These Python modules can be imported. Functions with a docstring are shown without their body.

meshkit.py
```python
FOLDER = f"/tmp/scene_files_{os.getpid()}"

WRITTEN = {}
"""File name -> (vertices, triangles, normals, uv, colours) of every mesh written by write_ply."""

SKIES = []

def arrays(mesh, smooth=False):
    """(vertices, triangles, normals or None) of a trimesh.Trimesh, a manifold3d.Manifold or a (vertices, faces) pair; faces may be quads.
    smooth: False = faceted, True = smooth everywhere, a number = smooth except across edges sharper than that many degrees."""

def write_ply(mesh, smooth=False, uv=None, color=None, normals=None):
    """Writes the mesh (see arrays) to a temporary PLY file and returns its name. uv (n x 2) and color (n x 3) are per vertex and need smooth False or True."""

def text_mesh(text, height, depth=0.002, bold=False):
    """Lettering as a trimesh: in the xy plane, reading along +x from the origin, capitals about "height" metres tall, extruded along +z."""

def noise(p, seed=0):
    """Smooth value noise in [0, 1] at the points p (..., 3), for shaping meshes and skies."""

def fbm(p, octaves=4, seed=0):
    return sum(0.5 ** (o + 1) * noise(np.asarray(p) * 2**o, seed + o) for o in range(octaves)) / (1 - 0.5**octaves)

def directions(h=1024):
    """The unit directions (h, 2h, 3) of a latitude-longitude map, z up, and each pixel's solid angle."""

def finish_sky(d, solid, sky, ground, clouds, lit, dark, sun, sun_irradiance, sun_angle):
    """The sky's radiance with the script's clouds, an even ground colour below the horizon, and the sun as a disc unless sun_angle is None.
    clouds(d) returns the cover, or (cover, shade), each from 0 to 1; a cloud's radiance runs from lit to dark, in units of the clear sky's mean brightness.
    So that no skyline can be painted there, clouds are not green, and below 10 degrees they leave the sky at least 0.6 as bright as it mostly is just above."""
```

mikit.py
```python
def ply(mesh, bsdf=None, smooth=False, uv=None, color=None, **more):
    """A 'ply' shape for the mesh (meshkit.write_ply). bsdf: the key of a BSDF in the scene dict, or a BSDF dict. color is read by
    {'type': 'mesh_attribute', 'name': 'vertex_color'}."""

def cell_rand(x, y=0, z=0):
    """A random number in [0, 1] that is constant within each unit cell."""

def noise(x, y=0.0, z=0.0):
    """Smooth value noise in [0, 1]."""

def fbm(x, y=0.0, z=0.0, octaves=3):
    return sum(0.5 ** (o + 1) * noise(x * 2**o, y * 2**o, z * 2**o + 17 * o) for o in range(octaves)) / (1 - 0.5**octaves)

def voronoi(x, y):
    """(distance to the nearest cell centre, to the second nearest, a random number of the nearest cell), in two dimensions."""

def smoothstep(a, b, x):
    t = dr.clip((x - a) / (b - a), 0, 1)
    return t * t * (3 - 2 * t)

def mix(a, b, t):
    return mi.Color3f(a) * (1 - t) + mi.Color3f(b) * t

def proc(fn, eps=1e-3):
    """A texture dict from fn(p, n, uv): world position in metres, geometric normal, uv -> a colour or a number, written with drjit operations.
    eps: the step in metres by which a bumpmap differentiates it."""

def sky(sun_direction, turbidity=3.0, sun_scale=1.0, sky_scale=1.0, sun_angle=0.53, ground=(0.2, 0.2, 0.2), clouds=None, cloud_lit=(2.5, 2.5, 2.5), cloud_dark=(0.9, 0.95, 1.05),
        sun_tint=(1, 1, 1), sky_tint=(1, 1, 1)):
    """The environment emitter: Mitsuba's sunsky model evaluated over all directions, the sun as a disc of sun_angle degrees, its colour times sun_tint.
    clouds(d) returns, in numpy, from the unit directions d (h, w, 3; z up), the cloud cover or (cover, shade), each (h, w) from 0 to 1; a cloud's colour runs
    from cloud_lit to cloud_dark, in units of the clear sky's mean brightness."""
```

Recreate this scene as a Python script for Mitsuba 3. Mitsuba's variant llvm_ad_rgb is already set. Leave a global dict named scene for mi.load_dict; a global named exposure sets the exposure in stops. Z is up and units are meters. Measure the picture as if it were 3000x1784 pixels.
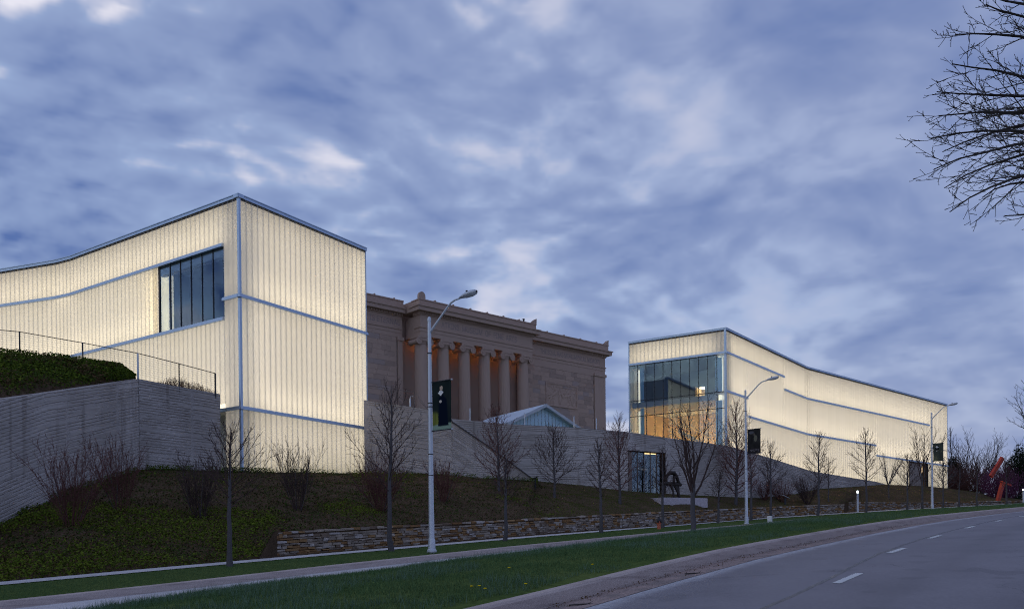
import math
import numpy as np
import drjit as dr
import mitsuba as mi
import mikit
import meshkit
from mikit import proc, noise, fbm, voronoi, cell_rand, smoothstep, mix
from scipy.interpolate import LinearNDInterpolator, NearestNDInterpolator

T = mi.ScalarTransform4f
scene, labels = {}, {}

# ------------------------------------------------------------------ camera, sky, exposure
EYE = [0.0, 0.0, 1.5]
CAM_FWD = [0.0, 0.9999787, -0.00652713]
CAM_UP = [0.0105277, 0.00652677, 0.99992328]
scene['camera'] = {'type': 'perspective', 'fov': 60.962, 'fov_axis': 'x', 'near_clip': 0.1, 'far_clip': 4000.0,
                   'principal_point_offset_x': 0.0, 'principal_point_offset_y': -0.4142,
                   'to_world': T().look_at(origin=EYE, target=[EYE[i] + CAM_FWD[i] for i in range(3)], up=CAM_UP)}
exposure = 3.2
SKY_SCALE = 1.0


def cloud_map(d):
    """Broken evening cloud deck: blue undersides, pale gaps, brighter towards the last light in the west."""
    k = 1.0 / (np.maximum(d[..., 2], 0) + 0.30)
    x, y = d[..., 0] * k, d[..., 1] * k
    F_ = lambda a, b, z, o, s: meshkit.fbm(np.stack([a, b, np.full_like(a, z)], -1), o, s)
    az = np.arctan2(d[..., 0], d[..., 1]); el = np.arcsin(np.clip(d[..., 2], 0, 1))
    west = 0.5 + 0.5 * np.cos(az + math.radians(80))
    c0, s0 = math.cos(0.6), math.sin(0.6)
    wx, wy = F_(x * 2.2, y * 2.2, 3.3, 4, 11) - 0.5, F_(x * 2.2 + 9, y * 2.2, 5.1, 4, 12) - 0.5
    vx, vy = F_(x * 9 + 1, y * 9, 7.3, 3, 15) - 0.5, F_(x * 9, y * 9 + 4, 8.9, 3, 16) - 0.5
    X, Y = x + 0.26 * wx + 0.045 * vx, y + 0.26 * wy + 0.045 * vy
    U, V = c0 * X + s0 * Y, -s0 * X + c0 * Y
    c, s = math.cos(0.55), math.sin(0.55)
    xs, ys = c * x + s * y, -s * x + c * y
    big = F_(U * 3.4 + SEED, V * 3.7, 0.4, 3, 3)
    mid = F_(X * 7.5 + 2, Y * 9.0 + SEED, 1.7, 5, 21)
    fine = F_(X * 20 + 4, Y * 26, 2.9, 5, 33)
    streak = F_(xs * 4.5 + 0.8 * wx, ys * 14 + 1.5 * wy, 6.2, 5, 44)
    w2 = np.clip((west - 0.35) / 0.5, 0, 1)
    t = (0.37 * big + 0.38 * mid + 0.25 * fine) * (0.45 + 0.55 * w2) + (0.36 * big + 0.30 * mid + 0.22 * streak + 0.12 * fine) * (0.55 - 0.55 * w2)
    t = (t - 0.475) * 6.0
    gap = np.clip((t - 0.16 + 0.10 * (1 - w2)) / 0.80, 0, 1); gap = gap * gap * (3 - 2 * gap)
    b = 0.225 + 0.13 * (w2 - 0.5) + t * (0.15 + 0.17 * w2) + 0.50 * gap * (0.10 + 0.90 * w2)
    b = b + 0.16 * np.exp(-(el / 0.16) ** 2) * (1 - 0.3 * w2)
    b = np.clip(b, 0, 1)
    cover = 1 - 0.55 * np.clip(1 - np.abs(b - 0.42) / 0.42, 0, 1) * (0.35 + 0.45 * w2) * np.clip(el / 0.25, 0, 1)
    return cover, 1 - b


SEED = 95.4
scene['sky'] = mikit.sky([-0.80, -0.50, 0.16], turbidity=3.0, sun_scale=0.0, sky_scale=SKY_SCALE, ground=(0.06, 0.06, 0.05), sky_tint=(0.60, 0.82, 1.20),
                         clouds=cloud_map, cloud_lit=(2.08, 2.06, 2.30), cloud_dark=(0.25, 0.43, 1.04))


# ------------------------------------------------------------------ helpers
class MB:
    """Collects triangles of one mesh."""
    def __init__(s): s.v, s.f, s.n = [], [], 0
    def put(s, v, f):
        v = np.asarray(v, float).reshape(-1, 3); f = np.asarray(f, int)
        s.v.append(v); s.f.append(f + s.n); s.n += len(v); return s
    def quad(s, a, b, c, d): return s.put([a, b, c, d], [[0, 1, 2], [0, 2, 3]])
    def box(s, lo, hi):
        (a, b, c), (x, y, z) = lo, hi
        return s.hexa([[a, b, c], [x, b, c], [x, y, c], [a, y, c], [a, b, z], [x, b, z], [x, y, z], [a, y, z]])
    def hexa(s, p): return s.put(p, HEX)
    def tube(s, P, R, n=6, cap=True):
        P = np.asarray(P, float); R = np.broadcast_to(np.asarray(R, float), (len(P),))
        t = np.gradient(P, axis=0); t /= np.linalg.norm(t, axis=1, keepdims=True) + 1e-12
        ref = np.array([0, 0, 1.0]) if abs(t[0, 2]) < 0.9 else np.array([1.0, 0, 0])
        a = np.cross(t, ref); a /= np.linalg.norm(a, axis=1, keepdims=True) + 1e-12
        b = np.cross(t, a)
        ang = np.arange(n) * 2 * np.pi / n
        v = P[:, None] + R[:, None, None] * (np.cos(ang)[None, :, None] * a[:, None] + np.sin(ang)[None, :, None] * b[:, None])
        k = len(P); i = np.arange(n); j = (i + 1) % n
        f = [np.stack([r * n + i, r * n + j, (r + 1) * n + j, (r + 1) * n + i], 1) for r in range(k - 1)]
        q = np.vstack(f); tri = np.vstack([q[:, [0, 2, 1]], q[:, [0, 3, 2]]])
        v = v.reshape(-1, 3)
        if cap:
            v = np.vstack([v, P[0], P[-1]])
            tri = np.vstack([tri, np.stack([np.full(n, k * n), i, j], 1)[:, [0, 1, 2]], np.stack([np.full(n, k * n + 1), (k - 1) * n + j, (k - 1) * n + i], 1)])
        return s.put(v, tri)
    def grid(s, g):
        h, w = g.shape[:2]; i = np.arange(h * w).reshape(h, w)
        q = np.stack([i[:-1, :-1], i[:-1, 1:], i[1:, 1:], i[1:, :-1]], -1).reshape(-1, 4)
        return s.put(g.reshape(-1, 3), np.vstack([q[:, :3], q[:, [0, 2, 3]]]))
    def mesh(s): return np.vstack(s.v), np.vstack(s.f)
    def lathe(s, o, prof, n=14):
        """prof: list of (r, z) upwards from o."""
        prof = np.array(prof, float); ang = np.arange(n) * 2 * np.pi / n
        v = np.stack([prof[:, 0, None] * np.cos(ang), prof[:, 0, None] * np.sin(ang), np.repeat(prof[:, 1, None], n, 1)], -1) + np.asarray(o, float)
        k = len(prof); i = np.arange(n); j = (i + 1) % n
        q = np.vstack([np.stack([r * n + i, r * n + j, (r + 1) * n + j, (r + 1) * n + i], 1) for r in range(k - 1)])
        return s.put(v.reshape(-1, 3), np.vstack([q[:, :3], q[:, [0, 2, 3]]]))


HEX = np.array([[0, 2, 1], [0, 3, 2], [4, 5, 6], [4, 6, 7], [0, 1, 5], [0, 5, 4], [1, 2, 6], [1, 6, 5], [2, 3, 7], [2, 7, 6], [3, 0, 4], [3, 4, 7]])
COUNT = {}


def numbered(name):
    n = COUNT.get(name, 0); COUNT[name] = n + 1
    return name if n == 0 else f'{name}_{n:03d}'


def thing(name, label, cat, group=None):
    k = numbered(name); labels[k] = {'label': label, 'category': cat}
    if group: labels[k]['group'] = group
    return k


def add(name, mb, bsdf, parent=None, smooth=False, kind=None, label=None, cat=None, group=None, **more):
    k = numbered(f'{parent}__{name}' if parent else name)
    scene[k] = mikit.ply(mb.mesh() if isinstance(mb, MB) else mb, bsdf, smooth=smooth, **more)
    t = {}
    if label: t['label'] = label
    if cat: t['category'] = cat
    if group: t['group'] = group
    if kind: t['kind'] = kind
    if t: labels[k] = t
    return k


class Fr:
    """Upright face: runs along azimuth az from o; side +1 when the outside is to the right of that direction."""
    def __init__(s, o, az, side):
        s.o = np.array(o[:2], float); a = math.radians(az)
        s.d = np.array([math.sin(a), math.cos(a)]); s.nr = side * np.array([math.cos(a), -math.sin(a)]); s.side = side
    def p(s, u, out, z):
        q = s.o + s.d * u + s.nr * out
        return np.array([q[0], q[1], z])
    def box(s, mb, u0, u1, o0, o1, z0, z1, skew=(0, 0)):
        P = [s.p(u0, o0, z0), s.p(u1, o0, z0 + skew[0]), s.p(u1, o1, z0 + skew[0]), s.p(u0, o1, z0), s.p(u0, o0, z1), s.p(u1, o0, z1 + skew[1]), s.p(u1, o1, z1 + skew[1]), s.p(u0, o1, z1)]
        if s.side > 0: P = [P[i] for i in (3, 2, 1, 0, 7, 6, 5, 4)]
        return mb.hexa(P)
    def quad(s, mb, u0, u1, out, z0, z1):
        q = [s.p(u0, out, z0), s.p(u1, out, z0), s.p(u1, out, z1), s.p(u0, out, z1)]
        return mb.quad(*(q if s.side > 0 else q[::-1]))


def const(rgb, rough=0.6, metal=0.0, spec=0.4):
    return {'type': 'principled', 'base_color': {'type': 'rgb', 'value': list(rgb)}, 'roughness': rough, 'metallic': metal, 'specular': spec}


def mat(name, bsdf, two=True):
    scene[name] = {'type': 'twosided', 'bsdf': bsdf} if two else bsdf
    return name


def diffuse(c): return {'type': 'diffuse', 'reflectance': c if isinstance(c, dict) else {'type': 'rgb', 'value': list(c)}}


# ------------------------------------------------------------------ materials
def asphalt_fn(p, n, uv):
    along, off = uv.x, uv.y                                # metres along the road and across it
    g = noise(p.x * 70, p.y * 70) * 0.5 + noise(p.x * 25, p.y * 25) * 0.5
    patch = fbm(p.x * 0.9, p.y * 0.9, 0.0, 4)
    c = mix((0.125, 0.112, 0.124), (0.200, 0.182, 0.196), dr.clip(0.75 * patch + 0.55 * (g - 0.5) + 0.1, 0, 1))
    track = lambda c0: dr.exp(-((off - c0 + 0.25 * (noise(along * 0.12, c0) - 0.5)) / 0.42) ** 2)
    dark = dr.clip(track(3.0) + track(1.0) + 0.5 * track(5.9), 0, 1) * (0.35 + 0.9 * fbm(along * 0.5, off * 2.5, 1.0, 3))
    c = mix(c, (0.095, 0.085, 0.092), 0.38 * dr.clip(dark, 0, 1))
    edge = smoothstep(6.35, 6.80, off + 0.35 * (fbm(along * 1.6, off * 2.0, 5.0, 3) - 0.5))
    c = mix(c, (0.40, 0.40, 0.42), edge * (0.40 + 0.4 * noise(along * 9, off * 30)))
    a, b, _ = voronoi(p.x * 0.42 + 0.25 * noise(p.x * 3, p.y * 3), p.y * 0.42 + 0.25 * noise(p.x * 3 + 9, p.y * 3))
    crack = dr.select(((b - a) < 0.008) & (noise(p.x * 0.5, p.y * 0.5, 3.0) > 0.56), 1.0, 0.0)
    spot = smoothstep(0.72, 0.80, fbm(p.x * 1.7, p.y * 1.7, 8.0, 2)) * 0.22
    return mix(c, (0.06, 0.055, 0.058), dr.clip(0.45 * crack + spot, 0, 1))


def kerb_fn(p, n, uv):
    a = fbm(p.x * 2.2, p.y * 2.2, p.z * 6, 4); g = noise(p.x * 60, p.y * 60, p.z * 60)
    st = smoothstep(0.5, 0.75, fbm(p.x * 0.8, p.y * 0.8, p.z * 14, 3))
    return mix(mix((0.42, 0.34, 0.31), (0.54, 0.46, 0.42), a), (0.30, 0.245, 0.225), 0.6 * st) * (0.86 + 0.28 * g)


def walk_fn(p, n, uv):
    a = fbm(p.x * 1.4, p.y * 1.4, 0.0, 4); g = noise(p.x * 50, p.y * 50)
    return mix((0.44, 0.42, 0.42), (0.62, 0.60, 0.60), a) * (0.9 + 0.2 * g)


def gutter_fn(p, n, uv):
    a = fbm(p.x * 3, p.y * 3, 0.0, 4); g = noise(p.x * 45, p.y * 45)
    return mix((0.34, 0.26, 0.235), (0.25, 0.205, 0.19), smoothstep(0.35, 0.7, a)) * (0.75 + 0.5 * g)


def soil_fn(p, n, uv):
    a = fbm(p.x * 1.1, p.y * 1.1, p.z * 1.1, 4); g = noise(p.x * 18, p.y * 18, p.z * 18)
    return mix((0.06, 0.044, 0.028), (0.13, 0.088, 0.058), a) * (0.7 + 0.6 * g)


def lawn_fn(p, n, uv):
    a = fbm(p.x * 0.8, p.y * 0.8, 0.0, 4); g = noise(p.x * 12, p.y * 12, p.z * 12)
    return mix((0.060, 0.098, 0.030), (0.115, 0.145, 0.045), a) * (0.7 + 0.6 * g)


def concrete_fn(p, n, uv):
    u = uv.x; h = uv.y
    lines = noise(u * 0.9, h * 17.0) * 0.6 + noise(u * 2.6, h * 31.0) * 0.4
    blot = fbm(u * 0.5, h * 0.7, 3.0, 4)
    grain = noise(u * 24, h * 40)
    drip = smoothstep(0.66, 0.84, fbm(u * 2.2, h * 0.2, 9.0, 3))
    c = mix((0.33, 0.295, 0.27), (0.62, 0.57, 0.535), dr.clip(0.75 * blot + 0.34 * lines + 0.2 * grain - 0.16, 0, 1))
    return mix(c, (0.25, 0.215, 0.19), 0.5 * drip)


def stone_fn(p, n, uv):
    a = fbm(p.x * 6, p.y * 6, p.z * 9, 4); g = noise(p.x * 40, p.y * 40, p.z * 40)
    return mi.Color3f(0.62) + mi.Color3f(0.5) * (0.7 * a + 0.3 * g)


mat('mat_asphalt', {'type': 'principled', 'base_color': proc(asphalt_fn), 'roughness': 0.62, 'specular': 0.35})
mat('mat_kerb', diffuse(proc(kerb_fn)))
mat('mat_sidewalk', diffuse(proc(walk_fn)))
mat('mat_gutter', diffuse(proc(gutter_fn)))
mat('mat_soil', diffuse(proc(soil_fn)))
mat('mat_lawn', diffuse(proc(lawn_fn)))
mat('mat_concrete', diffuse(proc(concrete_fn)))
mat('mat_seal', const((0.06, 0.055, 0.06), 0.45))
mat('mat_paint', diffuse((0.66, 0.66, 0.64)))
mat('mat_aluminium', const((0.45, 0.55, 0.70), 0.38, 0.75))
mat('mat_galv', const((0.62, 0.66, 0.72), 0.5, 0.55))
mat('mat_dark_metal', const((0.05, 0.05, 0.055), 0.45, 0.5))
mat('mat_bronze', const((0.035, 0.026, 0.022), 0.45, 0.6))
mat('mat_bronze_frame', const((0.20, 0.16, 0.14), 0.4, 0.7))
mat('mat_white', diffuse((0.82, 0.81, 0.78)))
mat('mat_roof', diffuse((0.30, 0.30, 0.31)))
mat('mat_red', const((0.42, 0.035, 0.014), 0.5))
mat('mat_hydrant', const((0.50, 0.13, 0.07), 0.5))
mat('mat_black', const((0.02, 0.02, 0.022), 0.5))
mat('mat_plinth', diffuse((0.52, 0.47, 0.50)))
mat('mat_bark', diffuse((0.105, 0.098, 0.102)))
mat('mat_twig', diffuse((0.075, 0.052, 0.048)))
mat('mat_twig_red', diffuse((0.135, 0.062, 0.055)))
mat('mat_bark_dark', diffuse((0.075, 0.066, 0.064)))
mat('mat_evergreen', diffuse((0.020, 0.030, 0.018)))
mat('mat_redbud', diffuse((0.16, 0.055, 0.11)))
mat('mat_bud', diffuse((0.12, 0.10, 0.05)))
GRASS = [mat('mat_grass_a', diffuse((0.085, 0.150, 0.062))), mat('mat_grass_b', diffuse((0.14, 0.20, 0.075))), mat('mat_grass_c', diffuse((0.125, 0.195, 0.135)))]
LEAF = [mat('mat_leaf_a', diffuse((0.080, 0.118, 0.016))), mat('mat_leaf_b', diffuse((0.135, 0.172, 0.022))), mat('mat_leaf_c', diffuse((0.048, 0.074, 0.018))), mat('mat_leaf_d', diffuse((0.105, 0.066, 0.034)))]
mat('mat_dry', diffuse((0.20, 0.115, 0.075)))
mat('mat_yellow', diffuse((0.75, 0.55, 0.02)))
for i, c in enumerate([(0.44, 0.37, 0.30), (0.36, 0.22, 0.105), (0.30, 0.17, 0.08), (0.54, 0.49, 0.45), (0.33, 0.275, 0.225), (0.24, 0.18, 0.135)]):
    mat(f'mat_rubble_{i}', diffuse(proc(lambda p, n, uv, c=c: mi.Color3f(c) * stone_fn(p, n, uv))))
for i, c in enumerate([(0.488, 0.350, 0.278), (0.432, 0.311, 0.249), (0.40, 0.31, 0.275), (0.386, 0.280, 0.228)]):
    mat(f'mat_ashlar_{i}', diffuse(c))
mat('mat_limestone', diffuse((0.478, 0.346, 0.278)))
mat('mat_letter', diffuse((0.34, 0.26, 0.235)))
mat('mat_joint', diffuse((0.26, 0.205, 0.185)))
GLASS = mat('mat_pane', {'type': 'thindielectric', 'int_ior': 1.8, 'specular_reflectance': {'type': 'rgb', 'value': [0.62, 0.82, 1.0]}, 'specular_transmittance': {'type': 'rgb', 'value': [0.70, 0.80, 0.84]}}, False)
SKIN = [mat(f'mat_channel_glass_{i}', {'type': 'principledthin', 'base_color': {'type': 'rgb', 'value': list(c)}, 'roughness': 0.5, 'diff_trans': 2.0, 'spec_trans': 0.0, 'eta': 1.45}, False)
        for i, c in enumerate([(0.90, 0.89, 0.86), (0.885, 0.875, 0.845), (0.91, 0.90, 0.875)])]
mat('mat_silicone', {'type': 'principledthin', 'base_color': {'type': 'rgb', 'value': [0.90, 0.89, 0.86]}, 'roughness': 0.5, 'diff_trans': 1.60, 'spec_trans': 0.0, 'eta': 1.45}, False)
mat('mat_blue_glass', {'type': 'principledthin', 'base_color': {'type': 'rgb', 'value': [0.42, 0.62, 0.80]}, 'roughness': 0.3, 'diff_trans': 0.9, 'eta': 1.5}, False)
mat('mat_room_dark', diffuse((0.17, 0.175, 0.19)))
mat('mat_room_warm', diffuse((0.70, 0.56, 0.38)))
mat('mat_room_grey', diffuse((0.40, 0.40, 0.42)))


def glow(rgb, k, w=1.0):
    return {'emitter': {'type': 'area', 'radiance': {'type': 'rgb', 'value': [c * k for c in rgb]}, 'sampling_weight': w}}


WARM = (1.0, 0.855, 0.62)

# ------------------------------------------------------------------ the street: a curve with lines parallel to it
S_ = np.arange(-90, 330.1, 0.5)


def heading(s):
    return np.radians(np.interp(s, [-100, 46, 85, 130, 400], [36, 36, 50, 54, 54]))


_h = heading(S_)
_X = np.concatenate([[0], np.cumsum((np.sin(_h[1:]) + np.sin(_h[:-1])) * 0.25)])
_Y = np.concatenate([[0], np.cumsum((np.cos(_h[1:]) + np.cos(_h[:-1])) * 0.25)])
_X += -0.809 * 22.5 - np.interp(0, S_, _X); _Y += 0.588 * 22.5 - np.interp(0, S_, _Y)


def sn(s, n):
    """Point at length s along the street and n metres to the museum's side of the viewer."""
    h = heading(s)
    return np.stack([np.interp(s, S_, _X) - np.cos(h) * (n - 22.5), np.interp(s, S_, _Y) + np.sin(h) * (n - 22.5)], -1)


ZT = {  # level of each line along the street
    7.6: [(-90, -4.6), (-20, -1.35), (0, -0.32), (6, 0.16), (11.8, 0.67), (14.7, 0.94), (18.5, 1.26), (21.1, 1.44), (25, 1.69), (29.3, 1.96), (34.9, 2.28), (42.8, 2.69), (54, 3.18), (67.4, 3.79), (90, 4.9), (130, 6.75), (330, 9.5)],
    16.0: [(-90, -4.9), (-20, -1.6), (0, -0.2), (8.3, 0.51), (10.2, 0.69), (12.8, 0.87), (14.9, 0.97), (17.4, 1.15), (22, 1.40), (26.2, 1.68), (30.4, 1.93), (34.5, 2.16), (40, 2.5), (45.6, 2.86), (53.9, 3.29), (68, 3.92), (90, 4.95), (130, 6.8), (330, 9.55)],
    22.5: [(-90, -5.3), (-20, -1.9), (0, -0.47), (9.8, 0.20), (14.4, 0.47), (20.9, 0.89), (31, 1.49), (48.7, 2.44), (58.4, 2.97), (69.2, 3.62), (76.4, 4.0), (92, 4.9), (130, 6.75), (330, 9.5)],
    25.5: [(-90, -5.0), (-20, -1.5), (0, 0.0), (11.1, 0.70), (16.3, 1.01), (23.7, 1.44), (35.1, 2.08), (54.3, 3.10), (64, 3.66), (80, 4.5), (92, 5.12), (130, 6.95), (330, 9.7)],
    27.0: [(-90, -4.9), (-20, -1.45), (0, 0.05), (11.7, 0.73), (17.2, 1.06), (25.1, 1.51), (37.2, 2.19), (57.1, 3.23), (70, 3.98), (80, 4.52), (92, 5.16), (130, 6.98), (330, 9.8)],
    28.2: [(22, 1.38), (26.2, 1.6), (38.8, 2.33), (59.1, 3.37), (70, 4.0), (80.8, 4.58), (92, 5.2), (130, 7.0)],
    31.0: [(80, 4.9), (91.9, 5.24), (106.3, 5.78), (122.9, 6.62), (132.2, 7.03), (160, 7.8)],
}
WALL_TOP = [(21.5, 2.28), (26.2, 2.55), (38.8, 3.21), (59.2, 4.33), (80.9, 5.45), (85.2, 5.61)]
WALL2_TOP = [(79.5, 5.9), (92, 6.15), (106.3, 6.5), (122.9, 7.1), (132.2, 7.33), (150, 7.8)]


def zl(key, s):
    t = np.array(ZT[key]); return np.interp(s, t[:, 0], t[:, 1])


def line(s, n, z):
    return np.concatenate([sn(s, n), np.asarray(z, float)[:, None]], 1)


def strip(lines, sub=1):
    rows = []
    for a, b in zip(lines[:-1], lines[1:]):
        rows += [a * (1 - t) + b * t for t in np.arange(sub) / sub]
    return np.array(rows + [lines[-1]])


SS = np.concatenate([np.arange(-90, 0, 6), np.arange(0, 70, 0.5), np.arange(70, 140, 1.0), np.arange(140, 331, 10)])
z76, z16, z225 = zl(7.6, SS), zl(16.0, SS), zl(22.5, SS)
z255, z27 = zl(25.5, SS), zl(27.0, SS)


def structure(name, g, bsdf, smooth=True, label=None, **more):
    mb = MB(); mb.grid(g)
    return add(name, mb, bsdf, smooth=smooth, kind='structure', label=label, **more)


ROAD = strip([line(SS, -1.6, z76 - 0.03), line(SS, 3.0, z76 + 0.01), line(SS, 7.0, z76 - 0.004)], 2)
ROAD_N = np.interp(np.arange(5), [0, 2, 4], [-1.6, 3.0, 7.0])
structure('road', ROAD, 'mat_asphalt', label='grey asphalt carriageway curving uphill with white lane dashes', uv=np.stack([np.tile(SS, 5), np.repeat(ROAD_N, len(SS))], 1))
structure('gutter', strip([line(SS, 6.85, z76 + 0.003), line(SS, 7.25, z76 - 0.004), line(SS, 7.62, z76 - 0.03)]), 'mat_gutter', label='dusty strip of grit along the foot of the kerb')
structure('kerb', strip([line(SS, 7.58, z76 - 0.1), line(SS, 7.60, z76), line(SS, 7.63, z76 + 0.17), line(SS, 7.67, z76 + 0.205), line(SS, 7.82, z76 + 0.215), line(SS, 7.84, z76 + 0.1)]), 'mat_kerb', smooth=30, label='brownish concrete kerb between carriageway and grass median')
structure('verge_near', strip([line(SS, -60, z76 - 1.0), line(SS, -20, z76 - 0.1), line(SS, -4, z76 + 0.1), line(SS, -1.6, z76 - 0.01)]), 'mat_lawn')
MED = [line(SS, 7.83, z76 + 0.19), line(SS, 10, z76 * 0.75 + z16 * 0.25 + 0.27), line(SS, 13, z76 * 0.35 + z16 * 0.65 + 0.22), line(SS, 15.7, z16 - 0.02), line(SS, 16.0, z16 - 0.04)]
structure('median', strip(MED, 2), 'mat_lawn', label='grass median between the two carriageways')
structure('kerb_median', strip([line(SS, 15.98, z16 - 0.035), line(SS, 16.15, z16 - 0.04), line(SS, 16.17, z16 - 0.5)]), 'mat_kerb', smooth=30)
structure('road_far', strip([line(SS, 16.16, np.minimum(z225 - 0.02, z16 - 0.2)), line(SS, 19, np.minimum(z225 + 0.0, z16 - 0.1)), line(SS, 22.5, z225)]), 'mat_sidewalk', label='pale concrete lane on the far side of the median')
structure('kerb_far', strip([line(SS, 22.48, z225 - 0.1), line(SS, 22.5, z225), line(SS, 22.54, z225 + 0.185), line(SS, 22.58, z225 + 0.205), line(SS, 22.74, z225 + 0.21), line(SS, 22.76, z225 + 0.1)]), 'mat_kerb', smooth=30, label='concrete kerb of the far lane')
VER = [line(SS, 22.75, z225 + 0.19), line(SS, 24.2, (z225 + 0.19) * 0.5 + z255 * 0.5 + 0.03), line(SS, 25.5, z255)]
structure('verge', strip(VER, 2), 'mat_lawn', label='narrow grass verge between kerb and sidewalk')
structure('sidewalk', strip([line(SS, 25.45, z255 + 0.02), line(SS, 25.5, z255 + 0.03), line(SS, 27.0, z27 + 0.03), line(SS, 27.05, z27)]), 'mat_sidewalk', smooth=30, label='pale concrete sidewalk at the foot of the bank')

# dashes of the lane line and the tar sealed joint beside them
for s0, n0 in ((14.45, 4.02), (20.0, 4.45), (25.3, 4.62), (31.2, 4.62), (37.6, 4.55), (45.0, 4.5), (53.0, 4.5), (8.8, 3.9)):
    ln = 1.25 + 0.012 * s0; ss = np.linspace(s0, s0 + ln, 5)
    mb = MB().grid(strip([line(ss, n0 - 0.07, zl(7.6, ss) + 0.012), line(ss, n0 + 0.07, zl(7.6, ss) + 0.012)]))
    k = add('road__lane_dash', mb, 'mat_paint'); 
ss = np.arange(2, 60, 0.5); nn = np.interp(ss, [2, 8, 14.5, 20, 25, 32, 60], [4.15, 4.2, 4.27, 4.62, 4.78, 4.78, 4.7]) + 0.012 * np.sin(ss * 2.3)
add('road__sealed_joint', MB().grid(strip([line(ss, nn - 0.035, zl(7.6, ss) + 0.0085), line(ss, nn + 0.045, zl(7.6, ss) + 0.0085)])), 'mat_seal')

# ------------------------------------------------------------------ the bank
LWX = -20.1
TOPS = [(-33, 20.0, -1.2), (-24, 25.0, 0.0), (LWX, 26.94, 0.59), (LWX, 30.13, 1.5), (LWX, 34.18, 2.64), (LWX, 37.84, 3.86), (LWX, 41.81, 4.86), (LWX + 0.03, 47.06, 6.11), (-18.69, 49.28, 6.30), (-17.18, 51.66, 6.42), (-16.02, 52.0, 6.40), (-14.77, 54.0, 6.52), (-13.21, 56.4, 6.70), (-10.05, 60.8, 7.02), (-5.92, 61.0, 6.98), (-2.33, 61.0, 6.63), (1.62, 61.5, 6.40),
        (2.3, 66.3, 6.75), (5.37, 67.7, 6.55), (9.39, 69.0, 6.12), (15.43, 73.0, 5.99), (18.5, 74.8, 5.95), (23.54, 81.34, 6.18), (28.79, 88.22, 6.95), (32.9, 93.3, 7.79), (38.8, 98.7, 8.35), (44.5, 104.0, 8.95), (52.5, 111.3, 9.25), (58.7, 117.0, 9.29), (66.8, 126, 9.36), (74, 130, 8.5), (77, 131, 8.2), (90, 134, 7.8), (150, 180, 9.0)]
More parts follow.
